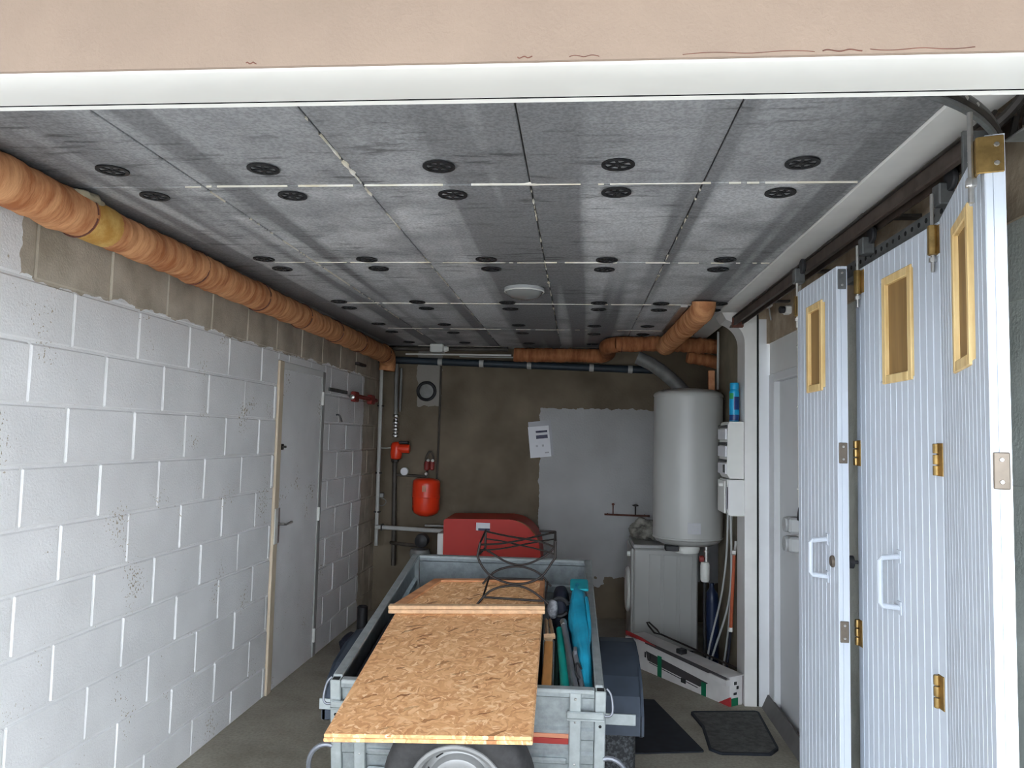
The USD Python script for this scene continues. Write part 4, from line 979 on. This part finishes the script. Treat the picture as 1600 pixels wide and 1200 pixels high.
def leaf(p_far, p_near, ztop, nboards, win, name_label, thick=.038):
    """a door leaf between two floor points; local u runs from the far to the near edge, v towards the room"""
    a, b = np.array(p_far, float), np.array(p_near, float)
    Lw = np.linalg.norm(b - a)
    u = (b - a) / Lw
    n = np.array([u[1], -u[0]])
    if n[0] > 0:
        n = -n
    M = (np.array([[u[0], -n[0], 0], [u[1], -n[1], 0], [0, 0, 1.0]]), np.array([a[0], a[1], 0]))
    # local y grows away from the room: face at y = 0
    t = thing('folding_door_leaf', name_label, 'door leaf', ((a[0] + b[0]) / 2, (a[1] + b[1]) / 2, 0))
    z0 = .02
    w0, w1, wz0, wz1 = win
    part(t, 'back_frame', MB().box((0, .016, z0), (w0 - .0, thick, ztop - .001)).box((w1, .016, z0), (Lw, thick, ztop - .001)).box((w0, .016, z0), (w1, thick, wz0)).box((w0, .016, wz1), (w1, thick, ztop - .001)).xf(M), M_['white_wood'])
    bw = Lw / nboards
    for k in range(nboards):
        x0, x1 = k * bw, (k + 1) * bw
        segs = [(z0, ztop)]
        if x1 > w0 + .004 and x0 < w1 - .004:
            segs = [(z0, wz0 + .012), (wz1 - .012, ztop)]
        mbb = MB()
        for s0, s1 in segs:
            mbb.box((x0 + .0010, 0, s0), (x1 - .0010, .017, s1), .0024)
        part(t, 'board', mbb.xf(M), M_['white_wood'], smooth=False)
    fr = .03
    fz = .006
    part(t, 'window_frame', MB().box((w0, -fz, wz0), (w0 + fr, .03, wz1), .003).xf(M), M_['pine'], label='yellow pine window frame side')
    part(t, 'window_frame', MB().box((w1 - fr, -fz, wz0), (w1, .03, wz1), .003).xf(M), M_['pine'], label='yellow pine window frame side')
    part(t, 'window_frame', MB().box((w0 + fr, -fz, wz1 - fr), (w1 - fr, .03, wz1), .003).xf(M), M_['pine'], label='yellow pine window frame head')
    part(t, 'window_frame', MB().box((w0 + fr, -fz, wz0), (w1 - fr, .03, wz0 + fr), .003).xf(M), M_['pine'], label='yellow pine window frame sill')
    part(t, 'window_pane', MB().box((w0 + fr - .002, .007, wz0 + fr - .002), (w1 - fr + .002, .013, wz1 - fr + .002)).xf(M), M_['pine_pane'], label='brown boarded window pane')
    return t, M, Lw


def handle(t, M, u0, z0, z1):
    s = 1
    mb = MB()
    for z in (z0, z1):
        mb.box((u0 - .016, -.004, z - .022), (u0 + .016, .0, z + .022), .002)
    p = part(t, 'handle', MB().tube([(u0, -.003, z0), (u0, -.055, z0 + .006), (u0, -.062, z0 + .014), (u0, -.062, z1 - .014), (u0, -.055, z1 - .006), (u0, -.003, z1)], .009, 10).xf(M), M_['white_wood'], label='white pull handle')
    part(p, 'handle_foot', mb.xf(M), M_['white_wood'])


def hinge(t, M, u0, z, plate=False, mat_='brass', h=.048):
    if plate:
        p = part(t, 'hinge_plate', MB().box((u0 - .002, .004, z - h), (u0 + .004, .034, z + h), .002).xf(M), M_[mat_], label='bare hinge plate on the leaf edge')
        part(p, 'screw', MB().lathe([(.005, 0), (.004, .003)], (u0 + .004, .019, z + h * .6), 'x', 8).lathe([(.005, 0), (.004, .003)], (u0 + .004, .019, z - h * .6), 'x', 8).xf(M), M_['zinc'])
    else:
        p = part(t, 'hinge', MB().box((u0 - .018, -.003, z - h), (u0 + .018, .001, z + h), .001).xf(M), M_[mat_], label='brass hinge')
        mb = MB()
        for k in range(3):
            mb.lathe([(.008, z - h + k * h * .667 + .002), (.009, z - h + k * h * .667 + .004), (.009, z - h + (k + 1) * h * .667 - .004), (.008, z - h + (k + 1) * h * .667 - .002)], (u0 - .012, -.008, 0), n=10)
        part(p, 'knuckle', mb.xf(M), M_[mat_])


def hanger(t, M, u0, ztop, v=-.012):
    """bolt through a brass barrel, running on a wheel in the track above"""
    p = part(t, 'hanger_bolt', MB().tube([(u0, v, ztop - .15), (u0, v, ztop + .085)], .006, 8).lathe([(.011, 0), (.011, .012)], (u0, v, ztop - .12), n=6).xf(M), M_['zinc'], label='threaded hanger bolt')
    part(p, 'barrel', MB().lathe([(.011, ztop - .10), (.014, ztop - .098), (.014, ztop - .012), (.011, ztop - .01)], (u0, v, 0), n=12).box((u0 + .006, -.004, ztop - .098), (u0 + .035, .0, ztop - .012), .001).xf(M), M_['brass'], label='brass barrel')
    part(p, 'wheel_fork', MB().box((u0 - .028, .0, ztop + .05), (u0 + .022, .045, ztop + .115), .004).xf(M), M_['rail_grey'])
    part(p, 'wheel', MB().lathe([(.03, -.008), (.034, -.004), (.034, .004), (.03, .008)], (u0 + .03, .03, ztop + .12), 'y', 16).xf(M), M_['black_plastic'])


lf1, Ma, L1 = leaf((.95, 3.43), (.95, 2.92), 2.41, 11, (.14, .345, 1.955, 2.315), 'far white door leaf with grooved boards and a narrow pine-framed window')
handle(lf1, Ma, .385, 1.245, 1.385)
lk = part(lf1, 'lock', MB().lathe([(.022, .0), (.022, -.006), (.018, -.010)], (.452, 0, 1.312), 'y', 18).xf(Ma), M_['steel_tan'], label='round lock')
part(lk, 'lock_knob', MB().lathe([(.018, 0), (.018, .012), (.024, .015), (.024, .032), (.006, .035), (.006, .05)], (.452, .038, 1.312), 'y', 14).xf(Ma), M_['black_plastic'])
for z in (1.714, 1.07, 2.36):
    hinge(lf1, Ma, L1, z, True, 'steel_tan' if z < 2 else 'rail_grey', h=.038)
hanger(lf1, Ma, -.06, 2.41, v=.015)
lf2, Mb_, L2 = leaf((1.05, 3.01), (1.05, 2.325), 2.41, 15, (.262, .498, 1.955, 2.325), 'middle white door leaf with a wide pine-framed window and brass hinges')
handle(lf2, Mb_, .375, 1.22, 1.385)
hinge(lf2, Mb_, .02, 1.714)
hinge(lf2, Mb_, .02, 1.052)
hinge(lf2, Mb_, L2 - .012, 1.707)
hinge(lf2, Mb_, L2 - .03, 1.041)
hanger(lf2, Mb_, .055, 2.41)
hanger(lf2, Mb_, L2 - .015, 2.41)
lf3, Mc, L3 = leaf((1.046, 2.314), (.851, 1.674), 2.41, 14, (.245, .485, 1.935, 2.32), 'nearest white door leaf turned towards the opening, with the tallest pine window')
hinge(lf3, Mc, L3, 1.698, True, 'steel_tan', h=.038)
hinge(lf3, Mc, L3, 1.02, True, 'steel_tan', h=.038)
bk = part(lf3, 'top_bracket', MB().box((L3 - .03, -.016, 2.325), (L3 + .004, -.010, 2.405), .002).box((L3 + .001, -.014, 2.325), (L3 + .006, .036, 2.405), .002).xf(Mc), M_['brass'], label='brass corner bracket at the top edge')
part(bk, 'bracket_bolt', MB().tube([(L3 - .02, -.022, 2.27), (L3 - .02, -.022, 2.47)], .006, 8).lathe([(.011, 2.305), (.012, 2.308), (.012, 2.32), (.01, 2.324)], (L3 - .02, -.022, 0), n=6).xf(Mc), M_['zinc'])
part(bk, 'bracket_screw', MB().lathe([(.006, 0), (.004, .003)], (L3 + .006, .022, 2.385), 'x', 8).lathe([(.006, 0), (.004, .003)], (L3 + .006, .022, 2.345), 'x', 8).xf(Mc), M_['zinc'])

# things on the right wall between column and leaves
t = thing('conduit_riser', 'white vertical conduit on the right wall beside the door leaves', 'conduit', (1.25, 4.5, 1.38))
part(t, 'conduit', MB().tube([(1.262, 4.52, 1.385), (1.262, 4.52, 2.66)], .013, 10), M_['white_plastic'])
for z in (2.30, 1.95, 1.48):
    part(t, 'conduit_clip', B((1.245, 4.505, z), (XR, 4.535, z + .012), .003), M_['white_plastic'])
part(t, 'cable_tail', MB().tube(spline([(1.262, 4.52, 1.39), (1.258, 4.53, 1.35), (1.262, 4.55, 1.31)], 6), .009, 8), M_['black_plastic'])
for k, (z, y) in enumerate(((1.275, 4.62), (1.165, 4.62))):
    t = thing('wall_socket', ['upper of the two round grey sockets beside the door leaf', 'lower of the two round grey sockets beside the door leaf'][k], 'socket', (XR, y, z - .05), group='grey sockets on the right wall')
    part(t, 'socket_box', B((XR - .075, y - .07, z - .045), (XR, y + .05, z + .045), .012), M_['socket_grey'])
    part(t, 'socket_cap', MB().lathe([(.042, .02), (.045, .01), (.042, -.01), (.0, -.018)], (XR - .075 - .0, y + .012, z), 'x', 20), M_['socket_grey'], smooth=50)
t = thing('wall_switch_box', 'small white box on the brown band above the white door', 'box', (XR, 5.2, 2.64))
part(t, 'box_body', B((XR - .07, 5.16, 2.645), (XR - .012, 5.24, 2.725), .008), M_['white_plastic'])
part(t, 'box_tail', MB().tube([(XR - .03, 5.2, 2.645), (XR - .02, 5.19, 2.56)], .005, 6), M_['cable_grey'])
t = thing('door_bell', 'small black round knob on a white base above the white door', 'knob', (XR, 4.72, 2.53))
part(t, 'base', B((XR - .05, 4.72, 2.53), (XR, 4.80, 2.58), .01), M_['white_plastic'])
part(t, 'knob', MB().lathe([(.018, 0), (.022, -.006), (.022, -.03), (.012, -.036)], (XR - .05, 4.73, 2.552), 'x', 16), M_['black_plastic'])

# ------------------------------------------------------------------ trailer
TA, TT = .0189, .1489
Rz = np.array([[math.cos(TA), -math.sin(TA), 0], [math.sin(TA), math.cos(TA), 0], [0, 0, 1]])
Rx = np.array([[1, 0, 0], [0, math.cos(TT), -math.sin(TT)], [0, math.sin(TT), math.cos(TT)]])
MT = (Rz @ Rx, np.array([-.4298, 3.119, .7479]))
t = thing('trailer', 'galvanised box trailer tipped towards the opening and loaded with boards', 'trailer', (-.43, 4.0, 0))
HW, LT, HH = .55, 1.70, .40


def tp(name, mb, m_, parent=None, **k):
    return part(parent or t, name, mb.xf(MT), M_[m_], **k)


tp('bed', B((-HW + .01, .01, -HH - .01), (HW - .01, LT - .01, -HH + .01)), 'galv')
for s in (-1, 1):
    x0 = s * HW
    i = -s
    prof = [(0, -.0), (.034, -.0), (.034, -.012), (.010, -.03), (.010, -.13), (.026, -.145), (.026, -.175), (.010, -.19), (.010, -.30), (.022, -.315), (.022, -.345), (.008, -.36), (.008, -.40), (0, -.40)]
    poly = [(x0 + i * a, z) for a, z in prof]
    p = tp('side_panel', MB().prism(poly, .032, LT - .032, 'y'), 'galv', smooth=False)
    tp('top_rail', MB().box((x0 - .003, .03, -.004), (x0 + i * .038, LT - .03, .012), .004), 'galv_light', p)
for y0, y1, nm in ((-.002, .03, 'front_panel'), (LT - .03, LT + .002, 'rear_panel')):
    prof = [(y0, 0), (y1, 0), (y1, -.02), (y1 - .014, -.03), (y1 - .014, -.13), (y1 - .002, -.14), (y1 - .002, -.17), (y1 - .014, -.18), (y1 - .014, -.40), (y0 + .014, -.40), (y0 + .014, -.31), (y0 + .004, -.30), (y0 + .004, -.265), (y0 + .014, -.255), (y0 + .014, -.21), (y0 + .004, -.20), (y0 + .004, -.165), (y0 + .014, -.155), (y0 + .014, -.035), (y0, -.025)]
    p = tp(nm, MB().prism(prof, -HW + .04, HW - .04, 'x'), 'galv', smooth=False)
    tp('top_edge', MB().box((-HW + .04, y0 - .002, -.012), (HW - .04, y1 + .002, .006), .004), 'galv_light', p)
for s in (-1, 1):
    for y in (0.0, LT - .03):
        p = tp('corner_post', MB().box((s * HW - .022 - s * .016, y - .003, -HH - .03), (s * HW + .022 - s * .016, y + .035, .002), .004), 'galv_light')
        if y == 0:
            tp('post_hole', MB().lathe([(.006, 0), (.006, -.002), (0, -.002)], (s * (HW - .016), -.003, -.14), 'y', 10), 'cavity', p)
            tp('post_top_socket', MB().box((s * HW - .014 - s * .016, .004, .0015), (s * HW + .014 - s * .016, .03, .003)), 'cavity', p)
    p = tp('gate_stiffener', MB().box((s * .435 - .024, -.008, -HH), (s * .435 + .024, .006, -.004), .004), 'galv_light')
    tp('rivet', MB().lathe([(.006, 0), (.004, -.003), (0, -.0035)], (s * .435, -.008, -.03), 'y', 8).lathe([(.005, 0), (.003, -.002), (0, -.003)], (s * .435, -.008, -.125), 'y', 8).lathe([(.005, 0), (.003, -.002), (0, -.003)], (s * .435, -.008, -.30), 'y', 8), 'zinc', p)
    p = tp('latch', MB().box((s * .475 - .075, -.022, -.105), (s * .475 + .075, -.006, -.078), .004).box((s * .475 - .075, -.026, -.11), (s * .475 + .075, -.012, -.103), .002), 'galv_light', label='sliding latch bar')
    tp('latch_hook', MB().tube(spline([(s * .55, -.014, -.09), (s * .578, -.01, -.085), (s * .582, .01, -.05), (s * .575, .03, -.02), (s * .56, .04, -.005)], 12), .005, 6), 'tube_grey', p)
    # curved lashing bar low on the side
    tp('lashing_bar', MB().tube(spline([(s * .55, .0, -.275), (s * .585, -.004, -.27), (s * .625, -.008, -.295), (s * .645, -.008, -.345), (s * .64, -.004, -.40), (s * .60, .0, -.45)], 16), .010, 8), 'tube_grey', label='curved lashing bar')
p = tp('reflector_strip', MB().box((-.40, -.004, -.195), (.41, .002, -.178), .001), 'orange_strip', label='orange reflector strip')
tp('red_strip', MB().box((-.40, -.004, -.22), (.41, .002, -.196), .001), 'red_strip', p, label='red reflector strip')
for zz in (-.29, -.365):
    tp('gate_rib', MB().box((-.405, -.012, zz - .012), (.405, .004, zz + .012), .006), 'galv')
# running gear, in level world coordinates
CXr, CXl = .215, -1.072
prof_f = [(3.55, .43), (3.55, .515), (3.60, .585), (3.70, .645), (3.88, .69), (4.08, .705), (4.28, .675), (4.43, .57), (4.50, .43)]
for cx, s in ((CXr, 1), (CXl, -1)):
    outer = prof_f
    inner = [(y + (.012 if i == 0 or i == 1 else -.012 if i >= 7 else 0), z - (.012 if 0 < i < 8 else 0)) for i, (y, z) in enumerate(prof_f)]
    poly = outer + inner[::-1]
    p = part(t, 'mudguard', MB().prism(poly, cx - .085, cx + .085, 'x'), M_['fender'], smooth=12, label='dark blue plastic mudguard')
    side = outer + [(4.44, .40), (4.40, .52), (4.26, .62), (4.07, .65), (3.88, .635), (3.71, .59), (3.64, .52), (3.62, .40)]
    part(p, 'mudguard_skirt', MB().prism(side, cx + s * .085 - .004, cx + s * .085 + .012, 'x'), M_['fender'], smooth=25)
    part(p, 'light_bracket', B((cx - .10, 3.545, .475), (cx + .06, 3.552, .525), .002), M_['galv_light'], label='pale metal light bracket')
    w = part(t, 'wheel', MB().lathe([(.165, -.06), (.165, .06), (.14, .055), (.10, .03), (.03, .04), (.0, .045)], (cx, 4.06, .272), 'x', 32), M_['rim'], smooth=40)
    prf = [(.166, -.055), (.20, -.078), (.24, -.08), (.262, -.068), (.272, -.05), (.272, .05), (.262, .068), (.24, .08), (.20, .078), (.166, .055)]
    part(w, 'tyre', MB().lathe(prf + prf[:1], (cx, 4.06, .272), 'x', 44, cap=False), M_['tyre_tread'], smooth=40)
part(t, 'axle', MB().tube([(CXl + .06, 4.06, .272), (CXr - .06, 4.06, .272)], .028, 12), M_['galv'])
for x in (-.75, -.11):
    part(t, 'axle_bracket', B((x - .02, 3.98, .27), (x + .02, 4.14, .50)), M_['galv'])
part(t, 'drawbar', MB().tube([(-.43, 3.9, .40), (-.43, 3.1, .265), (-.43, 1.75, .07)], .032, 8), M_['galv'])
part(t, 'coupling', MB().box((-.465, 1.55, .005), (-.395, 1.78, .09), .02), M_['galv_light'])
# spare wheel carried on the front panel
SX, SY, SZ = -.43, 2.985, .435
MSW = (Rx, np.array([SX, SY, SZ]))
rim = [(.0, -.018), (.045, -.018), (.05, -.03), (.09, -.034), (.105, -.028), (.118, -.005), (.14, .004), (.152, -.03), (.158, -.062), (.172, -.072), (.182, -.07), (.186, -.062), (.180, -.05), (.168, -.04), (.165, .05), (.0, .05)]
sw = part(t, 'spare_wheel', MB().lathe(rim, (0, 0, 0), 'y', 48, MSW), M_['rim'], smooth=35, label='grey steel spare wheel')
prf = [(.180, -.062), (.20, -.078), (.23, -.084), (.262, -.074), (.282, -.05), (.289, -.02), (.289, .03), (.282, .055), (.24, .075), (.18, .06)]
part(sw, 'tyre', MB().lathe(prf + prf[:1], (0, 0, 0), 'y', 56, MSW, cap=False), M_['rubber'], smooth=40, label='worn black tyre')
nuts = MB()
for k in range(4):
    a = math.radians(45 + 90 * k)
    nuts.lathe([(.010, 0), (.010, -.004), (.0, -.004)], (.048 * math.cos(a), -.019 - .012 * 0, .048 * math.sin(a)), 'y', 10, MSW)
part(sw, 'bolt_hole', nuts, M_['cavity'])
slots = MB()
for k in range(10):
    a = math.radians(18 + 36 * k)
    c = np.array([math.cos(a), 0, math.sin(a)])
    Rk = np.array([[math.cos(a), 0, -math.sin(a)], [0, 1, 0], [math.sin(a), 0, math.cos(a)]])
    slots.box((.122, -.002, -.016), (.130, .006, .016), 0, (Rx @ Rk, np.array([SX, SY, SZ])))
part(sw, 'rim_slot', slots, M_['cavity'])

# ------------------------------------------------------------------ load on the trailer (tilted with it)
RL = math.radians(2.0)
RR = np.array([[math.cos(RL), 0, -math.sin(RL)], [0, 1, 0], [math.sin(RL), 0, math.cos(RL)]])
PV = np.array([-.435, 0, .007])
MB2 = (MT[0] @ RR, MT[1] + MT[0] @ (PV - RR @ PV))     # the boards lie a little higher on the right


def TB(a, b, bev=0.0):
    return MB().box(a, b, bev).xf(MT)


X0, X1 = -.865 + .4298, -.145 + .4298
for k in range(2):
    lab = ['lower of the two large strand boards on the trailer', 'upper of the two large strand boards, its flaky face fully in view'][k]
    z = .007 + k * .0178
    single('strand_board', MB().box((X0 + .004 * k, -.465 - .004 * k, z), (X1 - .002 * k, .78, z + .0142), .003).xf(MB2), M_['osb'], lab, 'board', smooth=False, group='large strand boards')
t = thing('framed_panel', 'shorter wooden panel with battens lying across the far end of the strand boards', 'panel', (-.5, 3.9, .9))
zb = .0398
part(t, 'panel_board', MB().prism([(-.445, .66), (.292, .66), (.285, 1.06), (-.30, 1.06)], zb, zb + .018, 'z').xf(MB2), M_['osb'])
part(t, 'front_batten', MB().box((-.462, .625, zb), (.298, .658, zb + .019), .003).xf(MB2), M_['pale_wood'], label='front batten edge')
part(t, 'front_batten', MB().box((-.462, .628, zb + .0195), (.298, .66, zb + .038), .003).xf(MB2), M_['pale_wood'], label='front batten edge')
part(t, 'rear_batten', MB().box((-.30, 1.03, zb + .0185), (.285, 1.065, zb + .028), .003).xf(MB2), M_['panel_wood'])
part(t, 'left_batten', MB().prism([(-.455, .66), (-.40, .66), (-.258, 1.06), (-.31, 1.06)], zb + .0185, zb + .028, 'z').xf(MB2), M_['panel_wood'])
part(t, 'right_batten', MB().box((.262, .66, zb + .0185), (.288, 1.03, zb + .026), .003).xf(MB2), M_['panel_wood'])

# wrought iron stool frame standing on the panel
t = thing('stool_frame', 'black wrought iron stool frame of crossed arcs standing on the wooden panel', 'stool frame', (-.27, 3.95, .95))


def wire(name, pts, r=.0055, closed=False):
    pts = np.array([0, 0, EYE]) + (np.asarray(pts, float) - [0, 0, EYE]) * .986
    part(t, name, MB().tube(pts, r, 8, closed=closed), M_['wire_black'], smooth=50)


def lin(a, b):
    return [a, tuple((np.array(a) + np.array(b)) / 2), b]


YF, YK = 3.845, 4.13
wire('front_upper_arc', spline([(-0.491, YF, 1.154), (-0.464, YF, 1.098), (-0.425, YF, 1.059), (-0.377, YF, 1.036), (-0.316, YF, 1.022), (-0.276, YF, 1.022), (-0.221, YF, 1.035), (-0.177, YF, 1.057), (-0.137, YF, 1.105), (-0.104, YF, 1.155)], 32))
wire('front_lower_arc', spline([(-0.492, YF, 0.908), (-0.458, YF, 0.951), (-0.418, YF, 0.986), (-0.363, YF, 1.006), (-0.303, YF, 1.013), (-0.252, YF, 1.006), (-0.204, YF, 0.983), (-0.164, YF, 0.955), (-0.145, YF, 0.940), (-0.134, YF, 0.930)], 32))
wire('front_bar', lin((-0.458, YF, 0.951), (-0.159, YF, 0.944)))
wire('rear_upper_arc', spline([(-0.477, YK, 1.139), (-0.425, YK, 1.110), (-0.385, YK, 1.088), (-0.341, YK, 1.073), (-0.299, YK, 1.069), (-0.256, YK, 1.076), (-0.214, YK, 1.094), (-0.163, YK, 1.124), (-0.118, YK, 1.168)], 28))
wire('rear_lower_arc', spline([(-0.496, YK, 0.962), (-0.468, YK, 0.995), (-0.440, YK, 1.023), (-0.384, YK, 1.049), (-0.321, YK, 1.060), (-0.269, YK, 1.056), (-0.221, YK, 1.041), (-0.173, YK, 1.010), (-0.148, YK, 0.980), (-0.131, YK, 0.962)], 28))
wire('rear_bar', lin((-0.463, YK, 0.992), (-0.173, YK, 0.997)))
TOP = [(-.480, YF, 1.214), (-.104, YF, 1.233), (-.113, YK, 1.249), (-.486, YK, 1.244)]
LOW = [(-.491, YF, 1.154), (-.104, YF, 1.155), (-.118, YK, 1.168), (-.487, YK, 1.15)]
wire('top_rail', lin(TOP[1], TOP[2]))
wire('top_rail', lin(TOP[0], TOP[3]))
wire('top_rail', lin((-.20, YK, 1.252), TOP[2]))
for k in range(4):
    wire('upright', lin(TOP[k], LOW[k]), .006)
wire('seat_side_rail', lin(LOW[1], LOW[2]))
wire('seat_side_rail', lin(LOW[3], LOW[0]))
wire('seat_cross_wire', spline([(-.481, YF, 1.208), (-.40, YF + .06, 1.206), (-.30, YF + .13, 1.216), (-.2, YF + .2, 1.235), (-.115, YK - .01, 1.246)], 16), .005)
wire('seat_cross_wire', spline([(-.486, YK, 1.240), (-.40, YK - .06, 1.232), (-.30, YF + .15, 1.228), (-.2, YF + .08, 1.224), (-.106, YF + .01, 1.205)], 16), .005)
wire('seat_cross_wire', spline([(-.485, YF + .01, 1.18), (-.40, YF + .07, 1.178), (-.30, YF + .14, 1.19), (-.2, YF + .2, 1.205), (-.115, YK - .01, 1.212)], 16), .004)
wire('seat_cross_wire', spline([(-.487, YK, 1.20), (-.38, YK - .05, 1.195), (-.28, YF + .13, 1.192), (-.18, YF + .06, 1.184), (-.106, YF + .01, 1.172)], 16), .004)
wire('lower_side_bar', lin((-.458, YF, .955), (-.462, YK, .998)), .005)
wire('lower_side_bar', lin((-.150, YF, .945), (-.150, YK, .985)), .005)

# bundle of things on the right side of the trailer bed
def tt(p):
    return np.asarray(p, float) @ MT[0].T + MT[1]


single('wooden_plank', TB((.297, .04, -.385), (.338, .50, -.012), .004), M_['orange_wood'], 'orange-brown wooden plank on edge beside the strand boards', 'plank', smooth=False)
t = thing('wooden_rack', 'pale wooden slatted rack leaning at the end of the orange-brown plank', 'rack', tuple(tt((.31, .6, -.3))))
part(t, 'upright_slat', MB().tube([tt((.298, .80, -.03)), tt((.310, .54, -.0))], .009, 4), M_['pale_wood'])
part(t, 'upright_slat', MB().tube([tt((.318, .80, -.03)), tt((.336, .54, -.0))], .009, 4), M_['pale_wood'])
part(t, 'cross_piece', MB().tube([tt((.294, .525, -.004)), tt((.346, .535, -.002))], .013, 4), M_['pale_wood'])
part(t, 'support_leg', MB().box((.30, .54, -.385), (.336, .56, -.01)).xf(MT), M_['pale_wood'])
single('green_pole', MB().tube([tt((.399, .05, -.065)), tt((.383, .35, -.045)), tt((.366, .68, -.03))], [.020, .018, .016], 14), M_['teal_green'], 'bright teal green tube among the load on the trailer', 'tube')
single('dark_green_case', TB((.345, .04, -.385), (.372, .80, -.10), .008), M_['dark_teal'], 'dark green flat case standing between plank and green tube', 'case', smooth=False)
t = thing('folded_parasol_pole', 'long grey metal pole with a pale tip beside the green tube', 'pole', tuple(tt((.44, .4, -.2))))
part(t, 'pole', MB().tube([tt((.446, .045, -.055)), tt((.388, .66, .0))], .0145, 12), M_['tube_grey'])
part(t, 'pole_tip', MB().tube([tt((.388, .655, .0)), tt((.384, .70, .004))], [.0155, .017], 12), M_['zinc'])
t = thing('folding_chair_leg', 'short grey tube with a dark hinge loop right of the long grey pole', 'tube', tuple(tt((.47, .2, -.2))))
part(t, 'tube', MB().tube([tt((.478, .045, -.07)), tt((.436, .36, .0))], .011, 12), M_['tube_grey'])
part(t, 'hinge_loop', MB().tube(spline([tt((.455, .17, -.03)), tt((.438, .20, -.01)), tt((.445, .25, .0)), tt((.462, .22, -.01))], 12), .005, 6), M_['black_plastic'])
part(t, 'bracket', TB((.43, .33, -.02), (.446, .38, .02), .004), M_['tube_grey'])


def blob(rad, pos, seed, amp, sub=4, frame=MT, freq=9):
    ico = trimesh.creation.icosphere(sub, 1.0)
    v = np.sign(ico.vertices) * np.abs(ico.vertices) ** .75 * rad
    v = v + pos
    v = v + ico.vertices * (meshkit.fbm(v * freq, 3, seed)[:, None] - .5) * amp
    return (v @ frame[0].T + frame[1], ico.faces)


t = thing('turquoise_bag', 'bright turquoise fabric bag propped against the right trailer side', 'bag', tuple(tt((.47, .8, -.3))))
sec = [(.08, .486, .024, .05, -.12), (.17, .486, .028, .07, -.09), (.33, .482, .036, .09, -.05), (.52, .470, .046, .10, -.02), (.70, .462, .052, .11, .0), (.86, .460, .050, .11, .02), (.98, .464, .044, .09, .03), (1.06, .468, .036, .05, .02)]
na = 26
V = []
for v_, u_, ru, rw, w_ in sec:
    for a in np.arange(na) * 2 * math.pi / na:
        cu, cw = math.cos(a), math.sin(a)
        V.append((u_ + ru * np.sign(cu) * abs(cu) ** .6, v_, w_ - rw * .3 + rw * np.sign(cw) * abs(cw) ** .9 + .008 * math.sin(3 * a + v_ * 9)))
k = len(sec)
Fc = [(i * na + q, i * na + (q + 1) % na, (i + 1) * na + (q + 1) % na) for i in range(k - 1) for q in range(na)] + [(i * na + q, (i + 1) * na + (q + 1) % na, (i + 1) * na + q) for i in range(k - 1) for q in range(na)]
Fc += [(0, q + 1, q) for q in range(1, na - 1)] + [((k - 1) * na, (k - 1) * na + q, (k - 1) * na + q + 1) for q in range(1, na - 1)]
bm = trimesh.Trimesh(np.array(V), np.array(Fc)[:, ::-1], process=False).subdivide().subdivide()
bv = np.array(bm.vertices)
bv = bv + (meshkit.fbm(bv * [14, 7, 14], 3, 4)[:, None] - .5) * .022
bv[:, 0] = np.minimum(bv[:, 0], .513)
part(t, 'fabric', (bv @ MT[0].T + MT[1], bm.faces), M_['turquoise'], smooth=True)
fl = MB().box((-.05, -.10, -.004), (.05, .10, .004), .002)
part(t, 'top_flap', MB().box((.418, .90, .085), (.512, 1.06, .098), .006).xf(MT), M_['turquoise_pale'], label='pale turquoise folded flap')
part(t, 'strap', MB().tube([tt(p) for p in spline([(.497, .42, .01), (.505, .55, .045), (.502, .68, .075), (.498, .80, .09)], 12)], .009, 6), M_['turquoise'])
part(t, 'drawstring_knot', blob(np.array([.025, .05, .03]), np.array([.482, .12, -.08]), 6, .04, 3, freq=18), M_['turquoise'], smooth=True)
t = thing('navy_bundle', 'rounded dark navy bundle at the corner of the wooden panel', 'bundle', tuple(tt((.36, 1.1, -.3))))
part(t, 'fabric', blob(np.array([.052, .13, .13]), np.array([.368, 1.00, -.07]), 8, .05), M_['navy'], smooth=True)
part(t, 'ring', MB().tube([tt(p) for p in arc((.365, .87, .01), .045, 20, 330, 20, 'xz')], .012, 8), M_['black_plastic'])
part(t, 'grey_pattern_patch', blob(np.array([.026, .03, .045]), np.array([.330, .865, .0]), 11, .03, 3), M_['pattern_grey'], smooth=True)
single('load_blanket', TB((-.50, .06, -.388), (.28, 1.0, -.03), .03), M_['navy'], 'dark blanket-wrapped load under the strand boards in the trailer', 'load', smooth=False)
